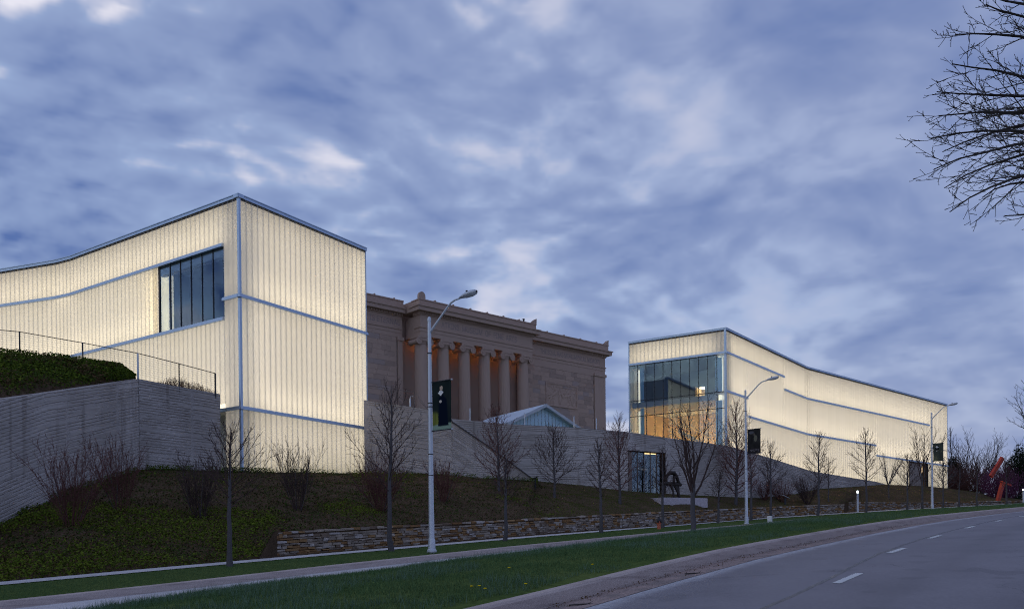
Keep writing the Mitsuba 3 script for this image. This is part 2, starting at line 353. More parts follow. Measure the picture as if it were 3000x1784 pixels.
BOT = [(-8, 27), (0, 27), (2, 27), (6, 27), (11.7, 27), (13.2, 27), (15.0, 27), (17.2, 27), (18.4, 27), (19.9, 27), (20.9, 27), (22.5, 28.1), (24.0, 28.55), (27.5, 28.55), (32.0, 28.55), (36.0, 28.55), (40.5, 28.55), (41.0, 28.55), (45, 28.55), (50, 28.55), (58, 28.55), (61.5, 28.55), (68, 28.55), (74, 28.55), (80, 28.55), (84.5, 28.6), (92, 31.35), (102, 31.35), (108, 31.35), (116, 31.35), (124, 31.35), (130, 31.35), (150, 31.4), (220, 31.4)]
rng = np.random.default_rng(5)


def bank_rows():
    top = np.array(TOPS, float)
    bs = np.array(BOT, float)
    zb = np.where(bs[:, 1] < 28, zl(27.0, bs[:, 0]) + 0.0, np.where(bs[:, 1] < 29, np.interp(bs[:, 0], *np.array(WALL_TOP).T), np.interp(bs[:, 0], *np.array(WALL2_TOP).T)))
    bot = np.concatenate([np.array([sn(s, n) for s, n in bs]), zb[:, None]], 1)
    # resample both along the stations
    i = np.arange(len(top)); ii = np.linspace(0, len(top) - 1, (len(top) - 1) * 8 + 1)
    r = lambda a: np.stack([np.interp(ii, i, a[:, k]) for k in range(3)], 1)
    return r(bot), r(top)


B0, B1 = bank_rows()
tt = np.linspace(0, 1, 41)
PROFILE = tt + 0.06 * np.sin(np.pi * tt)
G = B0[None] * (1 - tt)[:, None, None] + B1[None] * tt[:, None, None]
G[..., 2] = B0[None, :, 2] * (1 - PROFILE)[:, None] + B1[None, :, 2] * PROFILE[:, None]
bump = meshkit.fbm(np.stack([G[..., 0] * 0.55, G[..., 1] * 0.55, G[..., 2] * 0], -1), 4, 4) - 0.5
G[..., 2] += bump * 0.8 * np.sin(np.pi * tt)[:, None] ** 0.7
BANK = G
structure('bank', np.concatenate([(B0 - [0, 0, 2.2])[None], BANK]), 'mat_soil', label='sloping planted bank below the concrete walls')
# strip between sidewalk and stone wall, and the plateau behind the walls out to the horizon
sm = SS[(SS >= 20) & (SS <= 134)]
structure('planting_bed', strip([line(sm, 27.0, zl(27.0, sm) - 0.01), line(sm, 28.3, np.interp(sm, *np.array(ZT[28.2]).T)), line(sm, 31.3, np.where(sm > 78, np.interp(sm, *np.array(ZT[31.0]).T), np.interp(sm, *np.array(ZT[28.2]).T)))]), 'mat_soil')
ground_at = LinearNDInterpolator(BANK.reshape(-1, 3)[:, :2], BANK.reshape(-1, 3)[:, 2])
far = []
for k, s in enumerate((0.0, 0.02, 0.2, 1.0)):
    c = np.array([20.0, 60.0]); dxy = B1[:, :2] - c
    out = B1[:, :2] + np.array([-0.35, 1.0]) * s * 700 + dxy * s * 2.5
    far.append(np.concatenate([out, (B1[:, 2] - (0.25 if k else 0.05) + (3.2 if k > 1 else 0) * (s > 0))[:, None]], 1))
structure('plateau', np.array(far), 'mat_lawn')
#--END-TERRAIN--

# ------------------------------------------------------------------ glowing glass buildings
def channel(fr, u0, u1, z0, z1, z0b=None, fl=0.08, bow=0.0):
    """One U-shaped channel glass plank: a slightly bowed sheet and two flanges turned inwards."""
    z0b = z0 if z0b is None else z0b
    um = (u0 + u1) / 2; zm = (z0 + z0b) / 2
    P = [fr.p(u0, -fl, z0), fr.p(u0, 0, z0), fr.p(um, bow, zm), fr.p(u1, 0, z0b), fr.p(u1, -fl, z0b)]
    Q = [fr.p(u0, -fl, z1), fr.p(u0, 0, z1), fr.p(um, bow, z1), fr.p(u1, 0, z1), fr.p(u1, -fl, z1)]
    return [(P[i], P[i + 1], Q[i + 1], Q[i]) if fr.side > 0 else (P[i + 1], P[i], Q[i], Q[i + 1]) for i in range(4)]


def planks(parent, fr, u0, u1, z0, z1, pitch=0.44, single=True, zbase=None):
    n = max(1, round((u1 - u0) / pitch)); us = np.linspace(u0, u1, n + 1); seal = MB(); allp = [MB(), MB(), MB()]
    for i, (a, b) in enumerate(zip(us[:-1], us[1:])):
        za, zb = (z0, z0) if zbase is None else (zbase(a), zbase(b))
        k = int(rng.integers(0, 3)); mb = MB() if single else allp[k]
        for q in channel(fr, a + 0.03, b - 0.03, za, z1, zb): mb.quad(*q)
        if single: add('plank', mb, SKIN[k], parent)
        if i: fr.quad(seal, a - 0.0305, a + 0.0305, 0.0, max(za, za if zbase is None else zbase(a)), z1)
    if not single:
        for k, m in enumerate(allp):
            if m.n: add('plank', m, SKIN[k], parent, kind='stuff')
    if n > 1: add('joint_seal', seal, 'mat_silicone', parent, kind='stuff')


def ledge(parent, fr, u0, u1, z, h=0.21, out=0.14, name='ledge'):
    mb = MB(); fr.box(mb, u0, u1, -0.06, out, z - h / 2, z + h / 2 - 0.05)
    fr.box(mb, u0 + 0.002, u1 - 0.002, -0.06, out - 0.05, z + h / 2 - 0.0499, z + h / 2)
    add(name, mb, 'mat_aluminium', parent)


def glow_panels(parent, bays, rgb, k, w=0.3):
    """Glowing panels added to fill the cavity, in front of its white inner wall; brighter bands put in the glow by ledges and corners.
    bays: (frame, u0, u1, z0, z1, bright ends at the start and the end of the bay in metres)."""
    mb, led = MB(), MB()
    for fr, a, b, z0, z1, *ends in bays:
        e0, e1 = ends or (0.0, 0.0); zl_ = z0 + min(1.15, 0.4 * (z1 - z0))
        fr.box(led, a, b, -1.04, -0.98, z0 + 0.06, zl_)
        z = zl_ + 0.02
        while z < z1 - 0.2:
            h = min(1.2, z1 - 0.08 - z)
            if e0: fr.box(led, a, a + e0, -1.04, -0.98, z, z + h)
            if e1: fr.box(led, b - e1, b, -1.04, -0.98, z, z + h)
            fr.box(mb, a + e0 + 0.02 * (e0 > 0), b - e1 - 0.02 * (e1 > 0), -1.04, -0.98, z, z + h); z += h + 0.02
    add('cavity_glow_panel', mb, 'mat_white', parent, kind='stuff', **glow(rgb, k, w)); add('ledge_glow_band', led, 'mat_white', parent, kind='stuff', **glow(rgb, k * 1.75, w))  # panels added as the glow source; brighter bands set its gradient in the emission


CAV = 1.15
GLOW_K = 0.068
C1 = np.array([-16.089, 52.0])
near = thing('glass_building', 'tall glowing white glass block with one big blue window, standing on the planted bank', 'building')
R = Fr(C1, 32.37, 1); L = Fr(C1, -55.61, -1)
K1 = L.p(18.65, 0, 0); L2 = Fr(K1, -62.5, -1); K2_ = L2.p(1.6, 0, 0); L3 = Fr(K2_, -69.5, -1)
ZT_, ZM, ZW, ZS, ZLO = 22.72, 16.9, 20.2, 15.75, 10.22
RE = 11.2
# right hand face: three tiers
planks(near, R, 0.13, RE - 0.06, ZM + 0.1, ZT_, 0.445)
planks(near, R, 0.13, RE - 0.06, ZLO + 0.1, ZM - 0.1, 0.445)
planks(near, R, 0.13, RE - 0.06, 5.6, ZLO - 0.1, 0.445)
# street side face
planks(near, L, 0.13, 1.46, ZM + 0.1, ZT_, 0.445); planks(near, L, 0.13, 1.46, ZLO + 0.1, ZM - 0.1, 0.445); planks(near, L, 0.13, 1.46, 5.6, ZLO - 0.1, 0.445)
planks(near, L, 1.46, 18.65, ZW + 0.1, ZT_, 0.447); planks(near, L2, 0, 1.6, ZW + 0.1, ZT_, 0.45); planks(near, L3, 0, 10.8, ZW + 0.1, ZT_, 0.45)
planks(near, L, 8.2, 18.65, ZS + 0.1, ZW - 0.1, 0.447); planks(near, L2, 0, 1.6, ZS + 0.1, ZW - 0.1, 0.45); planks(near, L3, 0, 10.8, ZS + 0.1, ZW - 0.1, 0.45)
planks(near, L, 1.46, 18.65, ZLO + 0.4, ZS - 0.1, 0.447); planks(near, L2, 0, 1.6, ZLO + 0.4, ZS - 0.1, 0.45)
planks(near, L3, 0, 10.8, ZLO + 0.4, ZS - 0.1, 0.45, single=False)
for fr, a, b in ((R, -0.1, RE + 0.05), (L, -0.1, 18.65), (L2, 0, 1.6), (L3, 0, 10.85)):
    mb = MB(); fr.box(mb, a, b, -0.35, 0.07, ZT_, ZT_ + 0.17); fr.box(mb, a + 0.003, b - 0.003, -0.34, 0.11, ZT_ + 0.1701, ZT_ + 0.22)
    add('coping', mb, 'mat_aluminium', near)
ledge(near, R, -0.12, RE + 0.04, ZM); ledge(near, R, -0.12, RE + 0.04, ZLO)
ledge(near, L, 0.0, 1.5, ZM); ledge(near, L, 0.0, 6.0, ZLO)
ledge(near, L, 1.46, 18.65, ZW); ledge(near, L2, 0, 1.6, ZW); ledge(near, L3, 0, 10.8, ZW)
ledge(near, L, 1.46, 18.65, ZS); ledge(near, L2, 0, 1.6, ZS); ledge(near, L3, 0, 10.8, ZS)
mb = MB(); P = [R.p(0.13, 0.03, 0), R.p(-0.02, 0.03, 0), L.p(0.13, 0.03, 0), R.p(0.0, -0.15, 0)]
g = np.array([[p + [0, 0, 5.6] for p in (P[0], R.p(0, 0.035, 0), P[2])], [p + [0, 0, ZT_] for p in (P[0], R.p(0, 0.035, 0), P[2])]]); mb.grid(g)
R.box(mb, -0.02, 0.13, -0.12, 0.03, 5.6, ZT_ - 0.01); add('corner_post', mb, 'mat_aluminium', near)
mb = MB(); R.box(mb, RE - 0.06, RE, -0.5, 0.03, 6.2, ZT_); add('corner_post', mb, 'mat_aluminium', near)
# body inside the cavity: a lit inner wall all round, roof, back
IN = [R.p(RE - CAV, -CAV, 0), R.p(CAV * 0.98, -CAV, 0)]
li = lambda fr, u: fr.p(u, -CAV, 0)
mb = MB()
R.quad(mb, 1.1, RE - 0.4, -CAV, 5.6, ZT_ - 0.1)
L.quad(mb, 8.3, 18.5, -CAV, 9.6, ZT_ - 0.1); L.quad(mb, 1.1, 8.3, -CAV, ZW + 0.05, ZT_ - 0.1); L.quad(mb, 1.1, 8.3, -CAV, 5.6, ZS - 0.05); L.quad(mb, 1.1, 1.3, -CAV, ZS - 0.05, ZW + 0.05)
L2.quad(mb, -0.2, 1.9, -CAV, 9.6, ZT_ - 0.1); L3.quad(mb, 0.1, 10.8, -CAV, 9.6, ZT_ - 0.1)
add('inner_wall', mb, 'mat_white', near)
glow_panels(near, [(R, 0.95, RE - 0.12, ZM, ZT_, 0.0, 0.7), (R, 0.95, RE - 0.12, ZLO, ZM, 0.7, 0.6), (R, 0.95, RE - 0.12, 5.6, ZLO, 0.3, 0.3),
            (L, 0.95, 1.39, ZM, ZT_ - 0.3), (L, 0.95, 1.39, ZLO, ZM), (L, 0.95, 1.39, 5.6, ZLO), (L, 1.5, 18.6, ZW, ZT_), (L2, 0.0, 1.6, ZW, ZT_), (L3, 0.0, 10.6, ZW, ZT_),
            (L, 8.75, 18.6, ZS, ZW), (L2, 0.0, 1.6, ZS, ZW), (L3, 0.0, 10.6, ZS, ZW), (L, 1.4, 18.6, ZLO, ZS), (L2, 0.0, 1.6, ZLO, ZS), (L3, 0.0, 10.6, ZLO, ZS)], WARM, GLOW_K)
# sealed floors of the cavity at each ledge keep each tier's light to itself
mb = MB()
for z, segs in ((ZM, ((R, 0.05, RE - 0.1), (L, 0.05, 1.46))), (ZLO, ((R, 0.05, RE - 0.1), (L, 0.05, 18.6))), (ZW, ((L, 1.46, 18.6), (L3, 0.1, 10.8))), (ZS, ((L, 1.46, 18.6), (L3, 0.1, 10.8))), (5.58, ((R, 0.05, RE - 0.1), (L, 0.05, 3)))):
    for fr, a, b in segs: fr.box(mb, a, b, -CAV - 0.02, -0.06, z - 0.06, z + 0.04)
L.box(mb, 1.40, 1.47, -CAV, -0.07, ZS, ZM + 3.2)
add('cavity_floor', mb, 'mat_white', near)
mb = MB()
roof = [R.p(RE, -16, 0)[:2], L3.p(10.8, -14, 0)[:2], L3.p(10.8, -0.02, 0)[:2], L3.p(0, -0.02, 0)[:2], L2.p(0, -0.02, 0)[:2], R.p(0, -0.02, 0)[:2], R.p(RE, -0.02, 0)[:2]]
rv = np.array([[*q, ZT_ - 0.02] for q in roof]); n = len(rv)
mb.put(rv, [[0, i, i + 1] for i in range(1, n - 1)]); mb.put(rv - [0, 0, 0.12], [[0, i + 1, i] for i in range(1, n - 1)])
add('roof', mb, 'mat_roof', near)
mb = MB()
for a, b in ((6, 0), (0, 1), (1, 2)):
    A_, B_ = rv[a], rv[b]; mb.quad(np.array([*A_[:2], 5.5]), np.array([*B_[:2], 5.5]), B_, A_)
add('rear_wall', mb, 'mat_white', near)
# the big window: frame, six panes, and the room behind it
win = f'{near}__window'
MU = [1.5, 2.58, 3.66, 4.76, 5.85, 6.93, 8.05]
for i in range(6):
    mb = MB(); L.quad(mb, MU[i] + 0.03, MU[i + 1] - 0.03, -0.10, ZS + 0.1, ZW - 0.1); add('pane', mb, GLASS, win)
for i, u in enumerate(MU):
    mb = MB(); L.box(mb, u - 0.022, u + (0.022 if i < 6 else 0.14), -0.16, -0.06, ZS + 0.09, ZW - 0.09); add('mullion', mb, 'mat_dark_metal', win)
mb = MB(); L.box(mb, 1.50, 8.2, -0.5, -0.12, ZW - 0.62, ZW - 0.09); add('blind', mb, 'mat_room_grey', win)
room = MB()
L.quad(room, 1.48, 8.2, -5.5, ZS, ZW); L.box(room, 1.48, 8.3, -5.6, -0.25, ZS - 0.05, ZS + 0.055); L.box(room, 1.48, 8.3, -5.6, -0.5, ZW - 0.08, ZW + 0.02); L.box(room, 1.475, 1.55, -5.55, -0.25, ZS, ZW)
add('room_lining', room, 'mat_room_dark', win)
for o0, o1 in ((-0.17, -0.80), (-0.98, -1.14)):
    mb = MB(); mb.quad(L.p(8.12, o0, ZS + 0.06), L.p(8.12, o1, ZS + 0.06), L.p(8.12, o1, ZW - 0.35), L.p(8.12, o0, ZW - 0.35)); add('cavity_end_glass', mb, SKIN[1], win)
mb = MB(); L.box(mb, 8.1, 8.15, -0.98, -0.80, ZS, ZW); add('end_post', mb, 'mat_dark_metal', win)
mb = MB(); L.box(mb, 8.50, 8.60, -0.60, -0.35, ZS + 0.15, ZW - 0.4); add('added_end_lamp', mb, 'mat_white', win, **glow((1.0, 0.80, 0.46), 0.30, 0.3))  # unseen lamp added to brighten the cavity end glass
mb = MB(); L.box(mb, 8.1, 8.3, -5.6, -1.15, ZS, ZW); add('end_wall', mb, 'mat_room_dark', win)

# ---- the farther glass building
far_b = thing('glass_building', 'longer glowing white glass building with stepped blue ledges and a two storey glazed end', 'building')
C2 = np.array([18.839, 76.0])
F = Fr(C2, -57.72, -1); Gf = Fr(C2, 37.32, 1); KK = Gf.p(21.1, 0, 0); Kf = Fr(KK, 47.4, 1)
ZT2, ZP = 20.6, 18.62
FE = 9.22
zbG = lambda u: np.interp(u, [0, 9, 21.1], [10.1, 9.9, 9.5]); zbK = lambda u: np.interp(u, [0, 16, 18.5, 37.5], [9.5, 8.9, 8.6, 9.0])
planks(far_b, F, 0.08, FE - 0.05, ZP + 0.1, ZT2, 0.375)
tiers = [(Gf, 0.1, 14.1, ZP + .09, ZT2, None), (Gf, 0.1, 4.7, 15.23 + .09, ZP - .09, None), (Gf, 0.1, 4.7, 0, 15.23 - .09, zbG), (Gf, 4.7, 14.1, 13.57 + .09, ZP - .09, None),
         (Gf, 4.7, 21.1, 0, 13.57 - .09, zbG), (Gf, 14.1, 21.1, 17.36 + .09, ZT2, None), (Gf, 14.1, 21.1, 13.57 + .09, 17.36 - .09, None),
         (Kf, 0, 31.5, 17.36 + .09, ZT2, None), (Kf, 0, 16.05, 13.57 + .09, 17.36 - .09, None), (Kf, 0, 16.05, 0, 13.57 - .09, zbK),
         (Kf, 16.05, 31.5, 12.38 + .09, 17.36 - .09, None), (Kf, 16.05, 25.4, 0, 12.38 - .09, zbK), (Kf, 31.02, 37.5, 0, 12.38 - .09, zbK), (Kf, 31.5, 37.5, 12.38 + .09, ZT2, None)]
for fr, a, b, z0, z1, zb in tiers: planks(far_b, fr, a, b, z0, z1, 0.44, False, zb)
ledge(far_b, F, 0, FE, ZP); ledge(far_b, Gf, -0.1, 14.1, ZP); ledge(far_b, Gf, -0.1, 4.7, 15.23); ledge(far_b, Gf, 4.7, 21.1, 13.57); ledge(far_b, Kf, 0, 16.0, 13.57)
ledge(far_b, Gf, 14.1, 21.1, 17.36); ledge(far_b, Kf, 0, 31.5, 17.36); ledge(far_b, Kf, 16.05, 37.5, 12.38)
for fr, a, b in ((F, -0.05, FE + 0.05), (Gf, -0.05, 21.1), (Kf, 0, 37.55)):
    mb = MB(); fr.box(mb, a, b, -0.3, 0.07, ZT2, ZT2 + 0.13); fr.box(mb, a + 0.003, b - 0.003, -0.29, 0.10, ZT2 + 0.1301, ZT2 + 0.17); add('coping', mb, 'mat_aluminium', far_b)
mb = MB(); Gf.box(mb, -0.06, 0.08, -0.14, 0.03, 10.0, ZT2); add('corner_post', mb, 'mat_aluminium', far_b)
mb = MB(); F.box(mb, FE - 0.06, FE + 0.04, -0.14, 0.03, 10.0, ZT2); add('corner_post', mb, 'mat_aluminium', far_b)
mb = MB(); Kf.box(mb, 37.5, 37.58, -0.3, 0.03, 9.0, ZT2); add('corner_post', mb, 'mat_aluminium', far_b)
mb = MB(); Kf.box(mb, 31.5, 37.5, -0.06, 0.012, 14.40, 14.46); add('shadow_line', mb, 'mat_room_grey', far_b)  # grey strip standing in for a faint shadow line
mb = MB()
Gf.quad(mb, 1.0, 21.0, -CAV, 8.0, ZT2 - 0.1); Kf.quad(mb, 0.0, 25.0, -CAV, 7.5, ZT2 - 0.1); Kf.quad(mb, 25.0, 31.4, -CAV, 12.5, ZT2 - 0.1); Kf.quad(mb, 31.4, 37.3, -CAV, 7.5, ZT2 - 0.1); F.quad(mb, 0.3, FE - 0.3, -CAV, ZP + 0.06, ZT2 - 0.05)
add('inner_wall', mb, 'mat_white', far_b)
glow_panels(far_b, [(F, 0.9, FE - 0.2, ZP, ZT2), (Gf, 0.95, 14.05, ZP, ZT2, 0.5, 0), (Gf, 0.95, 4.65, 15.23, ZP, 0.5, 0), (Gf, 0.95, 4.65, 9.4, 15.23, 0.4, 0), (Gf, 4.7, 14.05, 13.57, ZP), (Gf, 14.1, 21.0, 17.36, ZT2), (Gf, 14.1, 21.0, 13.57, 17.36), (Gf, 4.7, 21.0, 9.0, 13.57),
            (Kf, 0.0, 31.45, 17.36, ZT2), (Kf, 0.0, 16.0, 13.57, 17.36), (Kf, 0.0, 16.0, 8.2, 13.57), (Kf, 16.1, 31.45, 12.38, 17.36), (Kf, 16.1, 25.3, 8.0, 12.38), (Kf, 31.55, 37.45, 12.38, ZT2), (Kf, 31.1, 37.45, 8.0, 12.38)], WARM, GLOW_K)
mb = MB()
for z, segs in ((ZP, ((Gf, 0.05, 14.1), (F, 0.05, FE))), (15.23, ((Gf, 0.05, 4.7),)), (13.57, ((Gf, 4.7, 21.1), (Kf, 0, 16))), (17.36, ((Gf, 14.1, 21.1), (Kf, 0, 31.5))), (12.38, ((Kf, 16.05, 37.5),))):
    for fr, a, b in segs: fr.box(mb, a, b, -CAV - 0.02, -0.06, z - 0.05, z + 0.03)
add('cavity_floor', mb, 'mat_white', far_b)
roof = [F.p(FE, -0.02, 0)[:2], Gf.p(0, -0.02, 0)[:2], KK[:2], Kf.p(37.5, -0.02, 0)[:2], Kf.p(37.5, -14, 0)[:2], F.p(FE, -30, 0)[:2]]
rv = np.array([[*q, ZT2 - 0.02] for q in roof]); mb = MB(); n = len(rv)
mb.put(rv, [[0, i, i + 1] for i in range(1, n - 1)]); mb.put(rv - [0, 0, 0.12], [[0, i + 1, i] for i in range(1, n - 1)])
add('roof', mb, 'mat_roof', far_b)
mb = MB()
for a, b in ((3, 4), (4, 5), (5, 0)):
    A_, B_ = rv[a], rv[b]; mb.quad(np.array([*A_[:2], 7.0]), np.array([*B_[:2], 7.0]), B_, A_)
add('rear_wall', mb, 'mat_white', far_b)
# glazed end
rows = ((15.23, ZP - 0.1), (13.8, 15.23), (9.2, 13.8)); W_ = FE / 11
for z0, z1 in rows:
    for i in range(11):
        mb = MB(); F.quad(mb, i * W_ + 0.03, (i + 1) * W_ - 0.03, -0.06, z0 + 0.03, z1 - 0.03); add('window_pane', mb, GLASS, far_b)
for i in range(12):
    mb = MB(); F.box(mb, max(i * W_ - 0.022, 0.0), i * W_ + 0.022, -0.10, -0.03, 9.2, ZP - 0.1); add('mullion', mb, 'mat_dark_metal', far_b)
for z in (13.8, 15.23):
    mb = MB(); F.box(mb, 0.02, FE - 0.02, -0.095, -0.025, z - 0.03, z + 0.03); add('transom', mb, 'mat_dark_metal', far_b)
# the two rooms behind it
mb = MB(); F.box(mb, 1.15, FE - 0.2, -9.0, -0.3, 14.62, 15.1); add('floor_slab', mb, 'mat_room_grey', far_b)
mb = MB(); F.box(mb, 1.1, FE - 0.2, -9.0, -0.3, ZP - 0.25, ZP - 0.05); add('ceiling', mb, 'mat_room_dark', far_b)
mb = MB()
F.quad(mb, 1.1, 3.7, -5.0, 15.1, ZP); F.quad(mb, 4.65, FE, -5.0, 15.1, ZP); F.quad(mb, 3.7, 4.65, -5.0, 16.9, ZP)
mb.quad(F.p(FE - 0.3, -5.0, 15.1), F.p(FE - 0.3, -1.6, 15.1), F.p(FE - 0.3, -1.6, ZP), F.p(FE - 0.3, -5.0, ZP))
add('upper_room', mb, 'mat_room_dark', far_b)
mb = MB(); F.box(mb, 3.5, 4.9, -7.2, -7.1, 15.1, 17.2); mb.quad(F.p(4.65, -7.1, 15.1), F.p(4.65, -5.0, 15.1), F.p(4.65, -5.0, 16.9), F.p(4.65, -7.1, 16.9)); add('lobby_wall', mb, 'mat_room_warm', far_b)
mb = MB(); F.box(mb, 3.8, 4.5, -6.6, -5.6, 16.84, 16.88); add('lobby_light', mb, 'mat_white', far_b, **glow((1.0, 0.72, 0.38), 1.1, 0.15))
mb = MB(); F.quad(mb, 1.1, FE, -7.5, 8.5, 14.6); mb.quad(F.p(FE - 0.3, -7.5, 8.5), F.p(FE - 0.3, -1.5, 8.5), F.p(FE - 0.3, -1.5, 14.6), F.p(FE - 0.3, -7.5, 14.6)); F.box(mb, 1.1, FE, -7.5, -0.3, 8.45, 8.5)
P = [F.p(5.4, -4.5, 13.2), F.p(1.2, -4.5, 10.4), F.p(1.2, -4.9, 10.4), F.p(5.4, -4.9, 13.2)]
add('hall_wall', mb, 'mat_room_warm', far_b)
mb = MB(); mb.hexa([F.p(6.2, -4.5, 12.6), F.p(1.2, -4.5, 9.6), F.p(1.2, -5.2, 9.6), F.p(6.2, -5.2, 12.6), F.p(6.2, -4.5, 12.95), F.p(1.2, -4.5, 9.95), F.p(1.2, -5.2, 9.95), F.p(6.2, -5.2, 12.95)]); add('ramp', mb, 'mat_white', far_b)
mb = MB(); F.box(mb, 1.4, 8.6, -6.9, -6.3, 9.0, 9.05); add('hall_lamp', mb, 'mat_white', far_b, **glow((1.0, 0.66, 0.28), 2.0, 0.6))
for u0, u1, m in ((0.10, 0.40, SKIN[1]), (0.46, 1.05, 'mat_blue_glass'), (FE - 0.80, FE - 0.38, SKIN[1]), (FE - 1.35, FE - 0.98, 'mat_blue_glass')):
    for z0, z1 in ((9.0, 14.55), (15.12, ZP - 0.3)):
        mb = MB(); F.box(mb, u0, u1, -0.32, -0.30, z0, z1) if m == 'mat_blue_glass' else F.quad(mb, u0, u1, -0.30, z0, z1); add('jamb_panel', mb, m, far_b)
mb = MB(); F.box(mb, FE - 0.75, FE - 0.45, -0.95, -0.85, 9.2, 14.4); add('added_jamb_lamp', mb, 'mat_white', far_b, **glow(WARM, 0.10, 0.2))  # unseen lamps added behind the jamb panels to make them bright
mb = MB(); F.box(mb, FE - 0.75, FE - 0.45, -0.95, -0.85, 15.2, ZP - 0.4); add('added_jamb_lamp', mb, 'mat_white', far_b, **glow(WARM, 0.10, 0.2))
# entrance at the far end of the long side
dr_ = f'{far_b}__entrance'
mb = MB(); Kf.box(mb, 25.4, 31.0, -1.3, -1.2, 8.6, 12.3); Kf.box(mb, 25.3, 25.42, -1.3, 0.0, 8.6, 12.3); Kf.box(mb, 31.0, 31.1, -1.3, 0, 8.6, 12.3); add('recess', mb, 'mat_bronze', dr_)
for i in range(7):
    mb = MB(); u = 25.45 + i * 0.6; Kf.box(mb, u + 0.02, u + 0.57, -0.25, -0.2, 8.6, 12.25); add('panel', mb, 'mat_bronze_frame', dr_)
mb = MB(); Kf.quad(mb, 29.75, 30.05, -0.3, 8.6, 12.1); Kf.quad(mb, 30.35, 30.55, -0.3, 8.6, 12.1); add('lit_gap', mb, 'mat_white', dr_, **glow((1.0, 0.66, 0.28), 0.10, 0.1))
mb = MB(); Kf.box(mb, 30.08, 30.3, -0.28, -0.1, 8.6, 12.2); Kf.box(mb, 30.6, 30.98, -0.28, -0.1, 8.6, 12.2); add('post', mb, 'mat_bronze', dr_)

# ------------------------------------------------------------------ board-marked concrete walls
def ribbed(name, label, pts, zb, zt, cap=True, tilt=True, th=0.4, du=0.16, dv=0.05, joints=(), seed=1, key=None):
    """Wall along the plan points with top and foot levels per point; irregular ribs stand in relief along its length."""
    pts = np.array(pts, float); seg = np.linalg.norm(np.diff(pts, axis=0), axis=1); cum = np.concatenate([[0], np.cumsum(seg)])
    nu = max(2, int(cum[-1] / du)); u = np.unique(np.concatenate([np.linspace(0, cum[-1], nu + 1), cum]))
    x = np.interp(u, cum, pts[:, 0]); y = np.interp(u, cum, pts[:, 1])
    b = np.interp(u, cum, zb); t = np.interp(u, cum, zt)
    nv = max(2, int(np.max(t - b) / dv)); w = np.linspace(0, 1, nv + 1)
    h = (t - b)[None] * w[:, None]                                        # height above the foot of the wall
    hr = h - (t - b)[None] if not tilt else h                             # ribs follow the foot or the top
    d = np.diff(pts, axis=0) / seg[:, None]; k = np.clip(np.searchsorted(cum, u, side='right') - 1, 0, len(d) - 1)
    nx, ny = d[k, 1], -d[k, 0]
    f = lambda a, c, s: meshkit.noise(np.stack([np.broadcast_to(u[None] * a, h.shape), hr * c, np.full(h.shape, s + 0.5)], -1), seed)
    board = np.floor((hr + 0.02 * f(0.1, 0.1, 7)) / 0.15)
    br = meshkit.noise(np.stack([np.broadcast_to(u[None] * 0.16, h.shape) + board * 7.3, board * 3.1, np.full(h.shape, 2.5)], -1), seed)
    ph = (hr / 0.15) - np.floor(hr / 0.15)
    rel = 0.042 * (br - 0.4) + 0.022 * (f(0.5, 22.0, 3) - 0.5) - 0.045 * (ph < 0.22) * (f(0.22, 9.0, 5) > 0.38)
    for j in joints: rel = np.where(np.abs(u[None] - j) < du * 0.6, -0.035, rel)
    g = np.stack([x[None] + nx[None] * rel, y[None] + ny[None] * rel, b[None] + h], -1)
    key = key or thing(name, label, 'wall')
    mb = MB(); mb.grid(g); v, fc = mb.mesh()
    uv = np.stack([np.broadcast_to(u[None], h.shape).ravel(), hr.ravel() + 40], 1)
    k_ = numbered(f'{key}__face'); scene[k_] = mikit.ply((v, fc), 'mat_concrete', uv=uv, smooth=False)
    lo = np.stack([x, y, t], 1); back = lo - np.stack([nx, ny, 0 * nx], 1) * th
    mb = MB(); mb.grid(np.array([g[-1], lo + [0, 0, 0.012], back + [0, 0, 0.012], np.stack([back[:, 0], back[:, 1], b], 1)]))
    for e in (0, -1): mb.quad(np.array([g[0, e][0], g[0, e][1], b[e]]), np.array([back[e][0], back[e][1], b[e]]), back[e], lo[e])
    v, fc = mb.mesh()
    k_ = numbered(f'{key}__coping'); scene[k_] = mikit.ply((v, fc), 'mat_concrete', uv=np.stack([v[:, 0], np.full(len(v), 41.0)], 1), smooth=False)
    return key


ribbed('concrete_wall', 'tallest ribbed concrete wall, sloping downhill, with green planting along its top edge', [(LWX, 20.0), (LWX, 26.9), (LWX, 30.1), (LWX, 34.2), (LWX, 37.8), (LWX, 41.8), (LWX, 47.1)],
       [-3.2, -1.4, -0.4, 0.7, 1.9, 2.9, 4.2], [3.7, 5.74, 6.58, 7.64, 8.56, 9.6, 10.99], seed=2, joints=(10.4, 19.5, 24.6), du=0.14, dv=0.035)
ribbed('concrete_wall', 'ribbed concrete wall with level top that butts against the tall glass block below the cable fence', [(LWX + 0.02, 47.1), (-17.25, 51.75)], [4.6, 5.2], [10.99, 10.98], tilt=False, seed=3, joints=(3.4,), du=0.14, dv=0.035)
ribbed('concrete_wall', 'ribbed concrete wall whose top ends in a diagonal slope, beside the tall glass block', [(-10.25, 60.9), (-8.26, 61.0), (-5.87, 61.0), (-4.2, 61.0), (-4.06, 61.0), (-1.6, 61.2), (0.0, 61.36), (1.6, 61.55)],
       [6.0, 6.0, 6.0, 5.9, 5.9, 5.8, 5.8, 5.7], [12.13, 11.85, 11.49, 10.98, 10.52, 8.84, 7.66, 6.45], tilt=False, seed=4, du=0.2)
dw = [k for k in labels if k.startswith('concrete_wall')][-1]
mb = MB(); mb.tube([(-4.3, 60.93, 11.0), (-4.07, 60.93, 10.56), (-1.6, 61.13, 8.88), (1.6, 61.48, 6.5)], 0.05, 6); add('sloping_edge', mb, 'mat_bark', dw)
